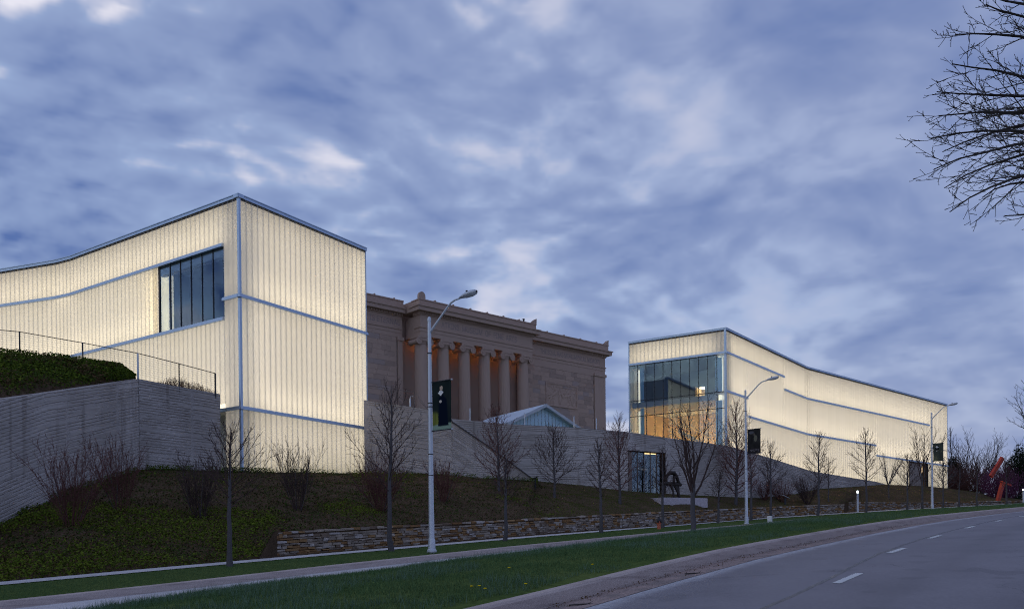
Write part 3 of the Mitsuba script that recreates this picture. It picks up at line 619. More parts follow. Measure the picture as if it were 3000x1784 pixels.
E_ = Fr((9.44, 69.0), 56.08, 1)
e = lambda u, o=0.0: tuple(E_.p(u, o, 0)[:2])
lw = ribbed('concrete_wall', 'long ribbed concrete wall below the farther glass building, with a bronze and glass entrance', [(-4.6, 66.0), (0.11, 66.3), (5.41, 67.7), e(-0.2)], [5.0] * 4, [11.54, 11.12, 11.0, 10.79], tilt=False, seed=5, du=0.2)
ribbed('', '', [e(-0.2), e(3.86)], [9.37, 9.37], [10.79, 10.62], tilt=False, seed=6, du=0.2, key=lw)
gp = lambda u: tuple(Gf.p(u, 0.45, 0)[:2]); kp = lambda u: tuple(Kf.p(u, 0.45, 0)[:2])
ribbed('', '', [e(3.86), e(7.5), e(10.6), gp(0.4), gp(7.6), gp(14), gp(20.2), kp(0.8), kp(9), kp(15), kp(17.6)], [5.0, 5.0, 5.0, 5.0, 5.4, 6, 6.4, 6.6, 7.2, 7.8, 8.2], [10.62, 10.50, 10.40, 10.33, 10.13, 9.88, 9.65, 9.60, 9.36, 9.20, 9.0], tilt=False, seed=7, du=0.22, key=lw)
ent = f'{lw}__entrance'
mb = MB(); E_.box(mb, -0.3, 3.96, -2.6, -2.5, 5.6, 9.5); E_.box(mb, -0.22, -0.12, -2.5, -0.02, 5.6, 9.37); E_.box(mb, 3.80, 3.88, -2.5, -0.02, 5.6, 9.37); E_.box(mb, -0.3, 3.96, -2.5, -0.03, 9.34, 9.42)
add('lining', mb, 'mat_bronze', ent)
MUE = [-0.12, 0.42, 1.08, 1.78, 2.48, 3.16, 3.80]
for i in range(6):
    mb = MB(); E_.quad(mb, MUE[i] + 0.02, MUE[i + 1] - 0.02, -0.35, 6.0, 9.34); add('pane', mb, GLASS, ent)
for u in MUE[1:-1]:
    mb = MB(); E_.box(mb, u - 0.025, u + 0.025, -0.40, -0.30, 5.8, 9.34); add('mullion', mb, 'mat_bronze_frame', ent)
mb = MB(); E_.box(mb, -0.12, 0.42, -0.34, -0.3, 5.8, 9.34); add('panel', mb, 'mat_bronze_frame', ent)
mb = MB(); E_.box(mb, 1.75, 2.85, -1.2, -1.15, 8.02, 8.14); E_.box(mb, 2.85, 2.95, -1.2, -1.15, 5.9, 8.14); E_.box(mb, 3.3, 3.5, -0.9, -0.85, 5.9, 8.22); add('lit_frame', mb, 'mat_room_warm', ent)
mb = MB(); E_.box(mb, 2.2, 3.4, -0.8, -0.6, 9.28, 9.33); add('ceiling_lamp', mb, 'mat_white', ent, **glow((1.0, 0.60, 0.22), 0.30, 0.2))

# ------------------------------------------------------------------ the old museum
mus = thing('museum', 'old limestone museum with a row of fluted columns under a carved frieze', 'building')
MO = np.array([-10.235, 100.0])
M = Fr(MO, 48.88, 1)                 # face of the portico
PW = 17.4; WR = 33.6; RC = -2.4      # portico width, end of the wing, wing set back
CT = [(29.62, 0.75), (29.45, 0.62), (29.05, 0.62), (28.98, 0.45), (28.80, 0.30)]


def entablature(fr, u0, u1, off, e0, e1, par_top, tag):
    """Architrave, frieze, dentils, cornice and parapet along one front; e0/e1: how far the ends return."""
    b = lambda name, lo, hi, out, x0, x1, m='mat_limestone': add(name, fr_box(fr, u0 - x0 * out, u1 + x1 * out, off - 1.2, off + out, lo, hi), m, mus)
    b('architrave', 26.35, 26.85, 0.0, 0, 0); b('architrave', 26.85, 27.25, 0.05, e0, e1); b('moulding', 27.25, 27.38, 0.14, e0, e1)
    b('frieze', 27.38, 28.72, 0.02, e0, e1); b('moulding', 28.72, 28.82, 0.12, e0, e1)
    mb = MB(); n = int((u1 - u0) / 0.34)
    for i in range(n):
        u = u0 + (i + 0.25) * (u1 - u0) / n; fr.box(mb, u, u + 0.19, off - 0.1, off + 0.32, 28.84, 29.04)
    add('dentil', mb, 'mat_limestone', mus, kind='stuff')
    b('moulding', 28.821, 29.05, 0.20, e0, e1)
    b('cornice', 29.05, 29.50, 0.72, e0, e1); b('cornice', 29.501, 29.64, 0.85, e0, e1)
    b('parapet', 29.641, par_top - 0.12, 0.36, e0, e1); b('parapet', par_top - 0.119, par_top, 0.44, e0, e1)


def fr_box(fr, *a):
    mb = MB(); fr.box(mb, *a); return mb


entablature(M, 0, PW, 0, 1, 1, 30.42, 'p')
entablature(M, -26, -0.9, RC, 0, 0, 30.55, 'l'); entablature(M, PW + 0.9, WR, RC, 0, 1, 30.55, 'r')
# return faces of the portico and end of the wing
for x0, x1, z0, z1 in ((0.0, 1.2, 26.36, 28.7), (PW - 1.2, PW, 26.36, 28.7), (-0.34, 1.2, 29.65, 30.41), (-0.7, 1.2, 29.06, 29.63), (PW - 1.2, PW + 0.7, 29.06, 29.63), (PW - 1.2, PW + 0.35, 29.65, 30.41)):
    add('return_block', fr_box(M, x0, x1, RC - 0.5, -1.19, z0, z1), 'mat_limestone', mus)
# lettering cut into the friezes
for txt, u, off, hgt in (('THE IDEAL IS ETERNAL', -9.3, RC + 0.022, 0.62), ('ATKINS  MUSEUM  OF  FINE  ARTS', 2.95, 0.022, 0.66), ('THE SOUL HAS MONUMENTAL MEMORY', 21.0, RC + 0.022, 0.62)):
    tm = meshkit.text_mesh(txt, hgt, 0.012, bold=True); v = np.array(tm.vertices); wid = {2.95: 11.8, 21.0: 11.6, -9.3: 8.1}[u] / v[:, 0].max()
    P = np.array([M.p(u + a * wid, off + c - 0.004, 27.72 + b_) for a, b_, c in v])
    add('inscription', (P, np.array(tm.faces)), 'mat_letter', mus)
# acroteria along the parapets
def knob(u, off, z, r, h, wide=1.0):
    mb = MB(); ang = np.linspace(0, np.pi, 9)
    pts = [(-r * wide, 0), (-r * wide, h * 0.25)] + [(-r * wide * math.cos(a), h * 0.35 + h * 0.65 * math.sin(a)) for a in ang] + [(r * wide, h * 0.25), (r * wide, 0)]
    A_ = [M.p(u + a, off + 0.16, z + b_) for a, b_ in pts]; B_ = [M.p(u + a, off - 0.16, z + b_) for a, b_ in pts]; n = len(pts)
    mb.put(A_, [[0, i, i + 1] for i in range(1, n - 1)]); mb.put(B_, [[0, i + 1, i] for i in range(1, n - 1)])
    for i in range(n - 1): mb.quad(A_[i], B_[i], B_[i + 1], A_[i + 1])
    add('acroterion', mb, 'mat_limestone', mus)
for u in np.arange(-20.5, -1, 2.62): knob(u, RC + 0.2, 30.55, 0.10, 0.17)
for u in (1.9, 4.55, 7.15, 9.75, 12.35, 14.95): knob(u, 0.2, 30.42, 0.11, 0.19)
for u in (18.9, 22.05, 25.2, 28.4, 31.6): knob(u, RC + 0.2, 30.55, 0.10, 0.17)
knob(0.05, 0.2, 30.42, 0.46, 0.85)
for u, off, z in ((PW + 0.25, 0.2, 30.42), (WR + 0.2, RC + 0.2, 30.55)):
    mb = MB(); pf = [(-0.75, 0), (0.18, 0), (0.22, 0.7), (0.02, 0.62), (-0.16, 0.34), (-0.42, 0.10)]
    A_ = [M.p(u + a, off + 0.2, z + b_) for a, b_ in pf]; B_ = [M.p(u + a, off - 0.2, z + b_) for a, b_ in pf]
    mb.put(A_, [[0, 1, 2], [0, 2, 3], [0, 3, 4], [0, 4, 5]]); mb.put(B_, [[0, 2, 1], [0, 3, 2], [0, 4, 3], [0, 5, 4]])
    for i in range(6): mb.quad(A_[i], B_[i], B_[(i + 1) % 6], A_[(i + 1) % 6])
    add('acroterion', mb, 'mat_limestone', mus)
mb = MB(); mb.tube([M.p(15.3, -0.3, 30.4), M.p(15.9, -0.3, 30.85), M.p(16.2, -0.3, 31.0), M.p(16.35, -0.3, 30.98)], 0.02, 4); mb.tube([M.p(16.15, -0.2, 30.4), M.p(16.15, -0.2, 30.95)], [0.10, 0.16], 6); add('roof_mast', mb, 'mat_dark_metal', mus)
# walls: body with ashlar blocks as pieces
wall = f'{mus}__wall'
mb = MB()
M.box(mb, -26, -0.9, RC - 1.0, RC - 0.12, 8.0, 26.36); M.box(mb, PW + 0.9, WR - 0.05, RC - 1.0, RC - 0.12, 8.0, 26.36)
M.box(mb, -0.9, PW + 0.9, -4.7, -4.6, 8.0, 27.0); M.box(mb, -0.9, -0.2, -4.6, RC - 1.0, 8.0, 26.36); M.box(mb, PW + 0.2, PW + 0.9, -4.6, RC - 0.13, 8.0, 26.36)
add('core', mb, 'mat_joint', wall)
mb = MB(); M.box(mb, -26, WR - 0.05, -38, RC - 1.0, 8.0, 30.0); M.box(mb, WR - 0.06, WR - 0.02, -36, RC - 0.13, 8.0, 29.0); M.box(mb, WR - 0.5, WR + 0.6, -36, RC - 1.21, 29.05, 29.6); add('body', mb, 'mat_limestone', mus)
CH = 0.575


def ashlar(u0, u1, off, z0, z1, seed, hole=None):
    r = np.random.default_rng(seed); nz = int(round((z1 - z0) / CH)); ch = (z1 - z0) / nz
    for j in range(nz):
        u = u0 - r.uniform(0, 0.9)
        while u < u1 - 0.02:
            w = r.uniform(1.15, 1.75); a, b = max(u, u0), min(u + w, u1); u += w
            if b - a < 0.12: continue
            lo, hi = z0 + j * ch, z0 + (j + 1) * ch
            if hole and a > hole[0] - 0.05 and b < hole[1] + 0.05 and lo > hole[2] - 0.1 and hi < hole[3] + 0.1: continue
            add('stone_block', fr_box(M, a + 0.008, b - 0.008, off - 0.12, off + r.uniform(-0.012, 0.006), lo + 0.008, hi - 0.008), f'mat_ashlar_{int(r.choice(4, p=[0.4, 0.3, 0.12, 0.18]))}', wall)


ashlar(-7.6, -1.7, RC, 15.4, 26.34, 1)
ashlar(PW + 0.9, 31.25, RC, 17.0, 25.9, 2, hole=(22.0, 28.0, 20.9, 24.0))
add('string_course', fr_box(M, PW + 0.9, 31.25, RC - 0.12, RC + 0.03, 25.91, 26.34), 'mat_limestone', mus)
for u0, u1 in ((-1.55, -0.9), (31.35, WR - 0.02)):
    add('pilaster', fr_box(M, u0, u1, RC - 0.12, RC + 0.10, 8.0, 25.95), 'mat_limestone', mus)
    add('pilaster_cap', fr_box(M, u0 - 0.1, u1 + 0.12, RC - 0.1, RC + 0.24, 25.951, 26.34), 'mat_limestone', mus)
# wall at the back of the portico
r = np.random.default_rng(9)
for j in range(16):
    lo = 17.2 + j * 0.575; u = -0.2 - r.uniform(0, 0.9)
    while u < PW + 0.2:
        w = r.uniform(2.2, 3.0); a, b = max(u, -0.2), min(u + w, PW + 0.2); u += w
        if b - a > 0.2: add('stone_block', fr_box(M, a + 0.008, b - 0.008, -4.6, -4.5 + r.uniform(-0.012, 0.004), lo + 0.008, lo + 0.567), f'mat_ashlar_{int(r.integers(0, 4))}', wall)
add('portico_ceiling', fr_box(M, 0, PW, -4.6, -1.2, 26.36, 26.6), 'mat_limestone', mus)
# six fluted Ionic columns
for i in range(6):
    u = 0.62 + i * 3.16; col = f'{mus}__column' if i == 0 else f'{mus}__column_{i:03d}'
    zb, zt_, r0, r1 = 9.5, 25.45, 0.83, 0.71; nf = 20; mb = MB(); rows = []
    ang = np.linspace(0, 2 * np.pi, nf * 4 + 1)
    for z in np.linspace(0, 1, 9):
        rr = (r0 + (r1 - r0) * z ** 1.4) * (1 - 0.035 * (0.5 - 0.5 * np.cos(ang * nf)))
        rows.append(np.stack([rr * np.cos(ang), rr * np.sin(ang), np.full(len(ang), zb + (zt_ - zb) * z)], 1))
    c0 = M.p(u, -0.85, 0); mb.grid(np.array(rows) + c0); add('shaft', mb, 'mat_limestone', col, smooth=True)
    mb = MB(); mb.lathe(c0 + [0, 0, 25.45], [(0.0, 0), (0.72, 0), (0.78, 0.05), (0.78, 0.12), (0.72, 0.16), (0.86, 0.34), (0.88, 0.40), (0, 0.40)], 20)
    for sgn in (-1, 1):
        for front in (0.80, -0.80):
            cen = np.array([u + sgn * 0.80, -0.85 + front, 25.72]); ring = []
            for rad, dep in ((0.40, 0.0), (0.40, 0.10), (0.28, 0.10), (0.28, 0.05), (0.15, 0.05), (0.15, 0.12), (0.0, 0.12)):
                a_ = np.linspace(0, 2 * np.pi, 17); sg = 1 if front > 0 else -1
                ring.append([M.p(cen[0] + rad * math.cos(t), cen[1] + sg * (dep - 0.02), cen[2] + rad * math.sin(t)) for t in a_])
            mb.grid(np.array(ring))
        rb = [[M.p(u + sgn * 0.80 + 0.33 * math.cos(t), o, 25.72 + 0.33 * math.sin(t)) for t in np.linspace(0, 2 * np.pi, 13)] for o in (-1.63, -0.85, -0.07)]
        rb[1] = [M.p(u + sgn * 0.80 + 0.24 * math.cos(t), -0.85, 25.72 + 0.24 * math.sin(t)) for t in np.linspace(0, 2 * np.pi, 13)]
        mb.grid(np.array(rb))
    M.box(mb, u - 0.82, u + 0.82, -1.66, -0.04, 25.86, 26.10); M.box(mb, u - 0.92, u + 0.92, -1.75, 0.02, 26.12, 26.34)
    add('capital', mb, 'mat_limestone', col, smooth=35)
    mb = MB(); mb.lathe(c0 + [0, 0, 8.9], [(1.15, 0), (1.15, 0.3), (1.05, 0.4), (0.92, 0.5), (0.98, 0.6), (0.84, 0.62)], 20); add('base', mb, 'mat_limestone', col, smooth=35)
    # floodlight behind each capital
    mb = MB(); M.box(mb, u + 0.9, u + 1.25, -2.2, -1.95, 25.05, 25.12); add('lamp_body', mb, 'mat_dark_metal', f'{mus}__portico_lamp' if i == 0 else f'{mus}__portico_lamp_{i:03d}')
    mb = MB(); M.box(mb, u + 0.93, u + 1.22, -2.17, -1.98, 25.121, 25.17); add('lens', mb, 'mat_white', f'{mus}__portico_lamp' if i == 0 else f'{mus}__portico_lamp_{i:03d}', **glow((1.0, 0.38, 0.10), 3.0, 0.2))
# carved relief panel
pan = f'{mus}__relief_panel'
mb = MB(); nu, nv = 120, 66; uu = np.linspace(22.1, 27.9, nu); zz = np.linspace(20.98, 23.95, nv); A_, B_ = np.meshgrid(uu, zz)
fig = np.zeros_like(A_)
rr = np.random.default_rng(12)
for k in range(34):                                                    # plain generic figures: bodies, limbs, folds
    cu, cz = rr.uniform(22.6, 27.4), rr.uniform(21.3, 23.3); an = rr.normal(1.3, 0.5); ln, wd = rr.uniform(0.3, 0.75), rr.uniform(0.09, 0.2)
    x_ = (A_ - cu) * math.cos(an) + (B_ - cz) * math.sin(an); y_ = -(A_ - cu) * math.sin(an) + (B_ - cz) * math.cos(an)
    fig = np.maximum(fig, 0.11 * np.clip(1 - (x_ / ln) ** 2 - (y_ / wd) ** 2, 0, 1) ** 0.5)
    hx, hz = cu + math.cos(an) * (ln + 0.05), cz + math.sin(an) * (ln + 0.05)
    fig = np.maximum(fig, 0.12 * np.clip(1 - ((A_ - hx) / 0.13) ** 2 - ((B_ - hz) / 0.15) ** 2, 0, 1) ** 0.5)
edge = np.minimum(np.minimum(A_ - 22.1, 27.9 - A_), np.minimum(B_ - 20.98, 23.95 - B_))
rel = np.where(edge < 0.10, 0.07, -0.06 + fig)
mb.grid(np.array([[M.p(A_[i, j], RC + rel[i, j], B_[i, j]) for j in range(nu)] for i in range(nv)]))
add('carving', mb, 'mat_limestone', pan, smooth=25)
mb = MB()
M.box(mb, 22.0, 28.0, RC - 0.11, RC - 0.09, 20.9, 24.05); M.box(mb, 21.98, 22.09, RC - 0.1, RC + 0.09, 20.9, 24.05); M.box(mb, 27.91, 28.02, RC - 0.1, RC + 0.09, 20.9, 24.05); M.box(mb, 22.09, 27.91, RC - 0.1, RC + 0.13, 20.88, 20.97); M.box(mb, 22.09, 27.91, RC - 0.1, RC + 0.09, 23.96, 24.05)
add('frame', mb, 'mat_limestone', pan)


# ------------------------------------------------------------------ dry stone walls
def rubble(name, label, s0, s1, n, foot, top, nearest, seed, singles):
    key = thing(name, label, 'wall'); r = np.random.default_rng(seed)
    ss = np.arange(s0, s1 + 0.01, 0.5); f_ = lambda s: np.interp(s, *np.array(foot).T); t_ = lambda s: np.interp(s, *np.array(top).T)
    core = MB(); core.grid(strip([line(ss, n + 0.05, f_(ss) - 0.5), line(ss, n + 0.05, t_(ss) - 0.05), line(ss, n + 0.36, t_(ss) - 0.05), line(ss, n + 0.36, f_(ss) - 0.5)]))
    a, b = core.v[0].reshape(4, -1, 3)[:, 0], core.v[0].reshape(4, -1, 3)[:, -1]; core.quad(*a); core.quad(*b[::-1])
    add('core', core, 'mat_soil', key)
    bulk = [MB() for _ in range(6)]; made = 0
    zrel = 0.0; courses = []
    while zrel < 1.25:
        h = r.uniform(0.085, 0.15); courses.append((zrel, h)); zrel += h
    stones = []
    for zr, h in courses:
        s = s0 - r.uniform(0, 0.2)
        while s < s1 - 0.04:
            w = r.uniform(0.16, 0.52) if r.random() < 0.8 else r.uniform(0.5, 0.75)
            a, b = max(s, s0), min(s + w, s1); s += w
            if b - a < 0.06: continue
            m = (a + b) / 2; lo = t_(m) - 0.08 - 1.25 + zr
            if lo + h < f_(m) - 0.12 or lo + h > t_(m) - 0.06: continue
            hh = h * (1.55 if r.random() < 0.05 else 1.0)
            stones.append((a, b, lo + r.uniform(-0.012, 0.012), lo + hh - r.uniform(0.012, 0.034), r.uniform(-0.045, 0.02)))
    s = s0
    while s < s1 - 0.05:                                                # cap stones
        w = r.uniform(0.3, 0.75); b = min(s + w, s1); m = (s + b) / 2
        stones.append((s, b, t_(m) - 0.085 + r.uniform(-0.01, 0.01), t_(m) + r.uniform(-0.02, 0.025), r.uniform(-0.05, 0.0))); s += w
    stones.sort(key=lambda q: q[0])
    tone = lambda q: meshkit.noise(np.array([[q[0] * 0.7, q[2] * 1.8, seed + 0.3]]))[0]
    for a, b, lo, hi, out in stones:
        g_ = 0.013; tn = tone((a, b, lo)); k = int(r.choice(6, p=[0.22, 0.24, 0.2, 0.1, 0.14, 0.1])) if tn > 0.47 else int(r.choice(6, p=[0.34, 0.08, 0.04, 0.16, 0.26, 0.12]))
        cr = [sn(a + g_, n + out), sn(b - g_, n + out), sn(b - g_, n + 0.22), sn(a + g_, n + 0.22)]; ja = lambda: r.uniform(-0.026, 0.026)
        dz = (t_(b) - t_(a)) * 0.5
        P = [[*(c + [ja(), ja()]), z + ja() * 0.6 + (dz if i in (1, 2) else -dz)] for z in (lo, hi) for i, c in enumerate(cr)]
        P = [P[i] for i in (3, 2, 1, 0, 7, 6, 5, 4)]
        q = np.array(P); c = q.mean(0); mid = [c + (q[i] - c) * [0.97, 0.97, 1] for i in range(8)]
        if made < singles: add('stone', MB().hexa(q), f'mat_rubble_{k}', key); made += 1
        else: bulk[k].hexa(q)
    for k in range(6):
        if bulk[k].n: add('stone', bulk[k], f'mat_rubble_{k}', key, kind='stuff')


rubble('stone_wall', 'low dry stone wall of rust and grey rubble along the sidewalk, nearer one', 22.7, 85.2, 28.2, ZT[28.2], WALL_TOP, True, 3, 288)
rubble('stone_wall', 'low dry stone wall of brown rubble farther uphill, set back behind the nearer one', 79.6, 150.0, 31.0, ZT[31.0], WALL2_TOP, False, 8, 0)


# ------------------------------------------------------------------ bare trees and shrubs
def bend(p, d, ln, n, up, jit, r):
    """A wandering limb from p along d; up: how strongly it turns upwards."""
    P = [np.array(p, float)]; d = np.array(d, float); d /= np.linalg.norm(d)
    for i in range(n):
        d = d + np.array([0, 0, up]) / n + r.normal(0, jit, 3); d /= np.linalg.norm(d); P.append(P[-1] + d * ln / n)
    return np.array(P)


def sprout(out, P, R, r, level, ratio, gap, ang, up, jit, minr, plane=None):
    """Side shoots along limb P (radii R); recursion depth level."""
    L_ = np.linalg.norm(np.diff(P, axis=0), axis=1); cum = np.concatenate([[0], np.cumsum(L_)]); tot = cum[-1]
    t0 = 0.22 * tot; side = r.uniform(0, 6.28)
    while t0 < tot * 0.97:
        q = np.array([np.interp(t0, cum, P[:, k]) for k in range(3)]); i = min(np.searchsorted(cum, t0), len(P) - 1)
        d = P[i] - P[i - 1]; d /= np.linalg.norm(d) + 1e-9
        a = np.cross(d, [0.3, 0.2, 1.0]); a /= np.linalg.norm(a) + 1e-9; b = np.cross(d, a)
        side += 2.4 + r.normal(0, 0.4); th = ang + r.normal(0, 0.14)
        dd = d * math.cos(th) + (a * math.cos(side) + b * math.sin(side)) * math.sin(th)
        ln = ratio * (tot - t0 * 0.55) * r.uniform(0.6, 1.15); rad = max(minr, np.interp(t0, cum, R) * 0.6)
        if ln > 0.06:
            c = bend(q, dd, ln, 3 if level > 0 else 2, up, jit, r); rr = np.linspace(rad, max(minr * 0.7, rad * 0.35), len(c))
            out.append((c, rr))
            if level > 0: sprout(out, c, rr, r, level - 1, ratio, gap * 0.72, ang, up, jit, minr)
        t0 += gap * r.uniform(0.6, 1.4)


def tree_mesh(base, H, spread, clear, seed, style='leader', minr=0.007, gap=0.30, nlat=26, r0=None, level=1):
    r = np.random.default_rng(seed); base = np.array(base, float); r0 = r0 or 0.012 * H + 0.02; out = []; tr = []
    if style == 'leader':
        n = 12; z = np.linspace(0, 1, n); P = base + np.stack([np.cumsum(r.normal(0, 0.012, n)) * H * 0.35, np.cumsum(r.normal(0, 0.012, n)) * H * 0.35, z * H * 0.97], 1); P[0] = base
        R_ = r0 * (1 - z) ** 0.8 + minr; R_[0] *= 1.25; tr.append((P, R_))
        az = r.uniform(0, 6.28)
        for i in range(nlat):
            f = i / (nlat - 1); h = clear + (0.93 - clear) * f ** 0.9; az += 2.399 + r.normal(0, 0.3)
            q = np.array([np.interp(h, z, P[:, k]) for k in range(3)])
            ln = spread * (1.25 - f) ** 0.75 * (0.55 + 0.45 * min(1, f / 0.12)) * r.uniform(0.75, 1.15)
            el = math.radians(22 + 40 * f) + r.normal(0, 0.1)
            c = bend(q, [math.cos(az) * math.cos(el), math.sin(az) * math.cos(el), math.sin(el)], ln * 1.2, 5, 0.55, 0.05, r)
            rad = max(minr * 1.5, 0.34 * np.interp(h, z, R_)); rr = np.linspace(rad, minr, len(c)); out.append((c, rr)); sprout(out, c, rr, r, level, 0.42, gap, 0.62, 0.22, 0.06, minr)
    elif style == 'vase':
        n = 5; z = np.linspace(0, 1, n); P = base + np.stack([r.normal(0, 0.02, n), r.normal(0, 0.02, n), z * H * clear], 1); P[0] = base
        R_ = np.linspace(r0 * 1.2, r0 * 0.9, n); tr.append((P, R_)); m = nlat
        for i in range(m):
            az = i * 2.399 + r.normal(0, 0.3); sp = spread / (H * (1 - clear)) * r.uniform(0.3, 1.15)
            c = bend(P[-1] - [0, 0, r.uniform(0, 0.12) * H], [math.cos(az) * sp, math.sin(az) * sp, 0.9], H * (1 - clear) * math.hypot(1, sp) * r.uniform(0.8, 1.0), 6, 0.25, 0.06, r)
            rr = np.linspace(r0 * 0.5, minr, len(c)); out.append((c, rr)); sprout(out, c, rr, r, level, 0.40, gap, 0.55, 0.2, 0.07, minr)
    else:                                                               # many stems from the ground
        for i in range(nlat):
            az = r.uniform(0, 6.28); sp = spread / H * math.sqrt(r.random()) * 1.05
            o = base + [0.16 * math.cos(az), 0.16 * math.sin(az), -0.05]
            c = bend(o, [math.cos(az) * sp, math.sin(az) * sp, 0.85], H * math.hypot(1, sp * 0.8) * r.uniform(0.72, 1.0), 6, 0.35, 0.07, r)
            rr = np.linspace(r0, minr, len(c)); (tr if i < 3 else out).append((c, rr)); sprout(out, c, rr, r, level, 0.38, gap, 0.5, 0.3, 0.08, minr)
    return tr, out


def tubes(lst, n=3, fat=5):
    mb = MB()
    for P, R_ in lst: mb.tube(P, R_, fat if R_[0] > 0.03 else n, cap=False)
    return mb


def plant(name, label, cat, base, H, spread, clear, seed, style='leader', bark='mat_bark', twig='mat_twig', group=None, **kw):
    k = thing(name, label, cat, group); tr, out = tree_mesh(base, H, spread, clear, seed, style, **kw)
    add('trunk' if style != 'shrub' else 'stem', tubes(tr, 5, 8), bark, k, smooth=True); add('crown' if style != 'shrub' else 'twigs', tubes(out), twig, k)
    return k


VZ = lambda x, y: float(ground_at(x, y))
# the row of young street trees on the verge
ROW = [(18.1, 4.85, 1.55, 0.42, 'mat_twig', 'leader', 'young bare street tree nearest the viewer, before the tall glass block corner'),
       (25.9, 7.0, 1.75, 0.34, 'mat_twig', 'leader', 'tall young bare street tree left of the nearest street lamp'),
       (33.7, 4.4, 1.1, 0.42, 'mat_twig', 'leader', 'slim bare street tree right of the nearest lamp, below the portico'),
       (42.9, 5.6, 1.15, 0.38, 'mat_twig', 'leader', 'slim bare street tree between the portico lamp and the hydrant'),
       (50.5, 5.5, 1.1, 0.36, 'mat_twig', 'leader', 'bare street tree standing right beside the fire hydrant'),
       (58.3, 3.9, 1.0, 0.40, 'mat_twig', 'leader', 'small bare street tree in front of the concrete plinth end'),
       (63.4, 5.2, 0.9, 0.42, 'mat_twig_red', 'leader', 'bare reddish street tree just right of the second lamp'),
       (66.6, 6.2, 1.55, 0.36, 'mat_twig', 'leader', 'bare street tree with dark crown before the lit glass base, after the second lamp'),
       (74.5, 7.4, 1.6, 0.36, 'mat_twig', 'leader', 'tall pointed bare street tree before the middle of the long glass building'),
       (83.1, 8.0, 1.7, 0.34, 'mat_twig', 'leader', 'tall pointed bare street tree beside the lit bollard'),
       (91.0, 5.6, 1.5, 0.36, 'mat_twig', 'leader', 'small bare street tree before the dark entrance panels'),
       (94.1, 8.6, 1.9, 0.42, 'mat_twig', 'vase', 'tallest bare street tree, forked, just left of the third lamp'),
       (98.5, 5.2, 1.7, 0.34, 'mat_bark', 'leader', 'pale bare street tree under the third banner'),
       (102.0, 5.4, 1.4, 0.36, 'mat_twig', 'leader', 'bare street tree just beyond the end of the long glass building'),
       (106.2, 5.4, 1.5, 0.36, 'mat_twig', 'leader', 'bare street tree before the purple thicket'),
       (113.4, 5.2, 1.6, 0.36, 'mat_twig', 'leader', 'farthest bare street tree, near the red steel beams')]
for i, (s, H, sp, cl, tw, st, lab) in enumerate(ROW):
    q = sn(s, 24.9); z = float(zl(25.5, s)) * 0.8 + float(zl(22.5, s) + 0.19) * 0.2
    kw = dict(nlat=7, gap=0.34) if st == 'vase' else dict(nlat=34, gap=0.22)
    plant('street_tree', lab, 'tree', [*q, z - 0.05], H, sp, cl, 100 + i, st, 'mat_bark', tw, group='young street trees on the verge', minr=0.006 + 0.00007 * s, r0=0.075 + 0.004 * H, **kw)
q = sn(38.9, 17.5); plant('median_tree', 'bare tree standing in the grass median with a forked open crown', 'tree', [*q, 2.06], 7.1, 2.2, 0.36, 131, 'vase', nlat=8, gap=0.34, minr=0.008, r0=0.11)
# trees and shrubs on the bank and lawn
for x, y, H, sp, cl, sd, st, tw, kw, name, lab in (
        (-0.78, 55.0, 5.4, 1.9, 0.12, 41, 'leader', 'mat_twig_red', dict(nlat=56, gap=0.19), 'bank_tree', 'dense bare twiggy tree on the bank under the diagonal wall edge'),
        (2.94, 59.1, 4.9, 1.9, 0.18, 42, 'leader', 'mat_twig', dict(nlat=46, gap=0.20), 'bank_tree', 'bare fan shaped tree on the bank, below the gabled skylight'),
        (7.67, 61.7, 6.5, 1.9, 0.14, 43, 'leader', 'mat_twig_red', dict(nlat=52, gap=0.20), 'bank_tree', 'dense reddish bare tree on the lawn left of the bronze entrance'),
        (18.85, 73.2, 9.0, 2.6, 0.10, 44, 'leader', 'mat_twig_red', dict(nlat=70, gap=0.22), 'bank_tree', 'tall dense reddish bare tree at the corner of the long glass building'),
        (30.6, 84.0, 4.2, 1.5, 0.38, 45, 'leader', 'mat_twig', dict(nlat=24), 'lawn_tree', 'small bare tree on the lawn below the middle of the long glass building'),
        (41.9, 96.7, 5.4, 2.7, 0.30, 46, 'vase', 'mat_bark', dict(nlat=9, gap=0.36), 'lawn_tree', 'spreading vase shaped bare tree on the lawn before the glass building end')):
    plant(name, lab, 'tree', [x, y, VZ(x, y) - 0.1], H, sp, cl, sd, st, 'mat_bark', tw, minr=0.0085, **kw)
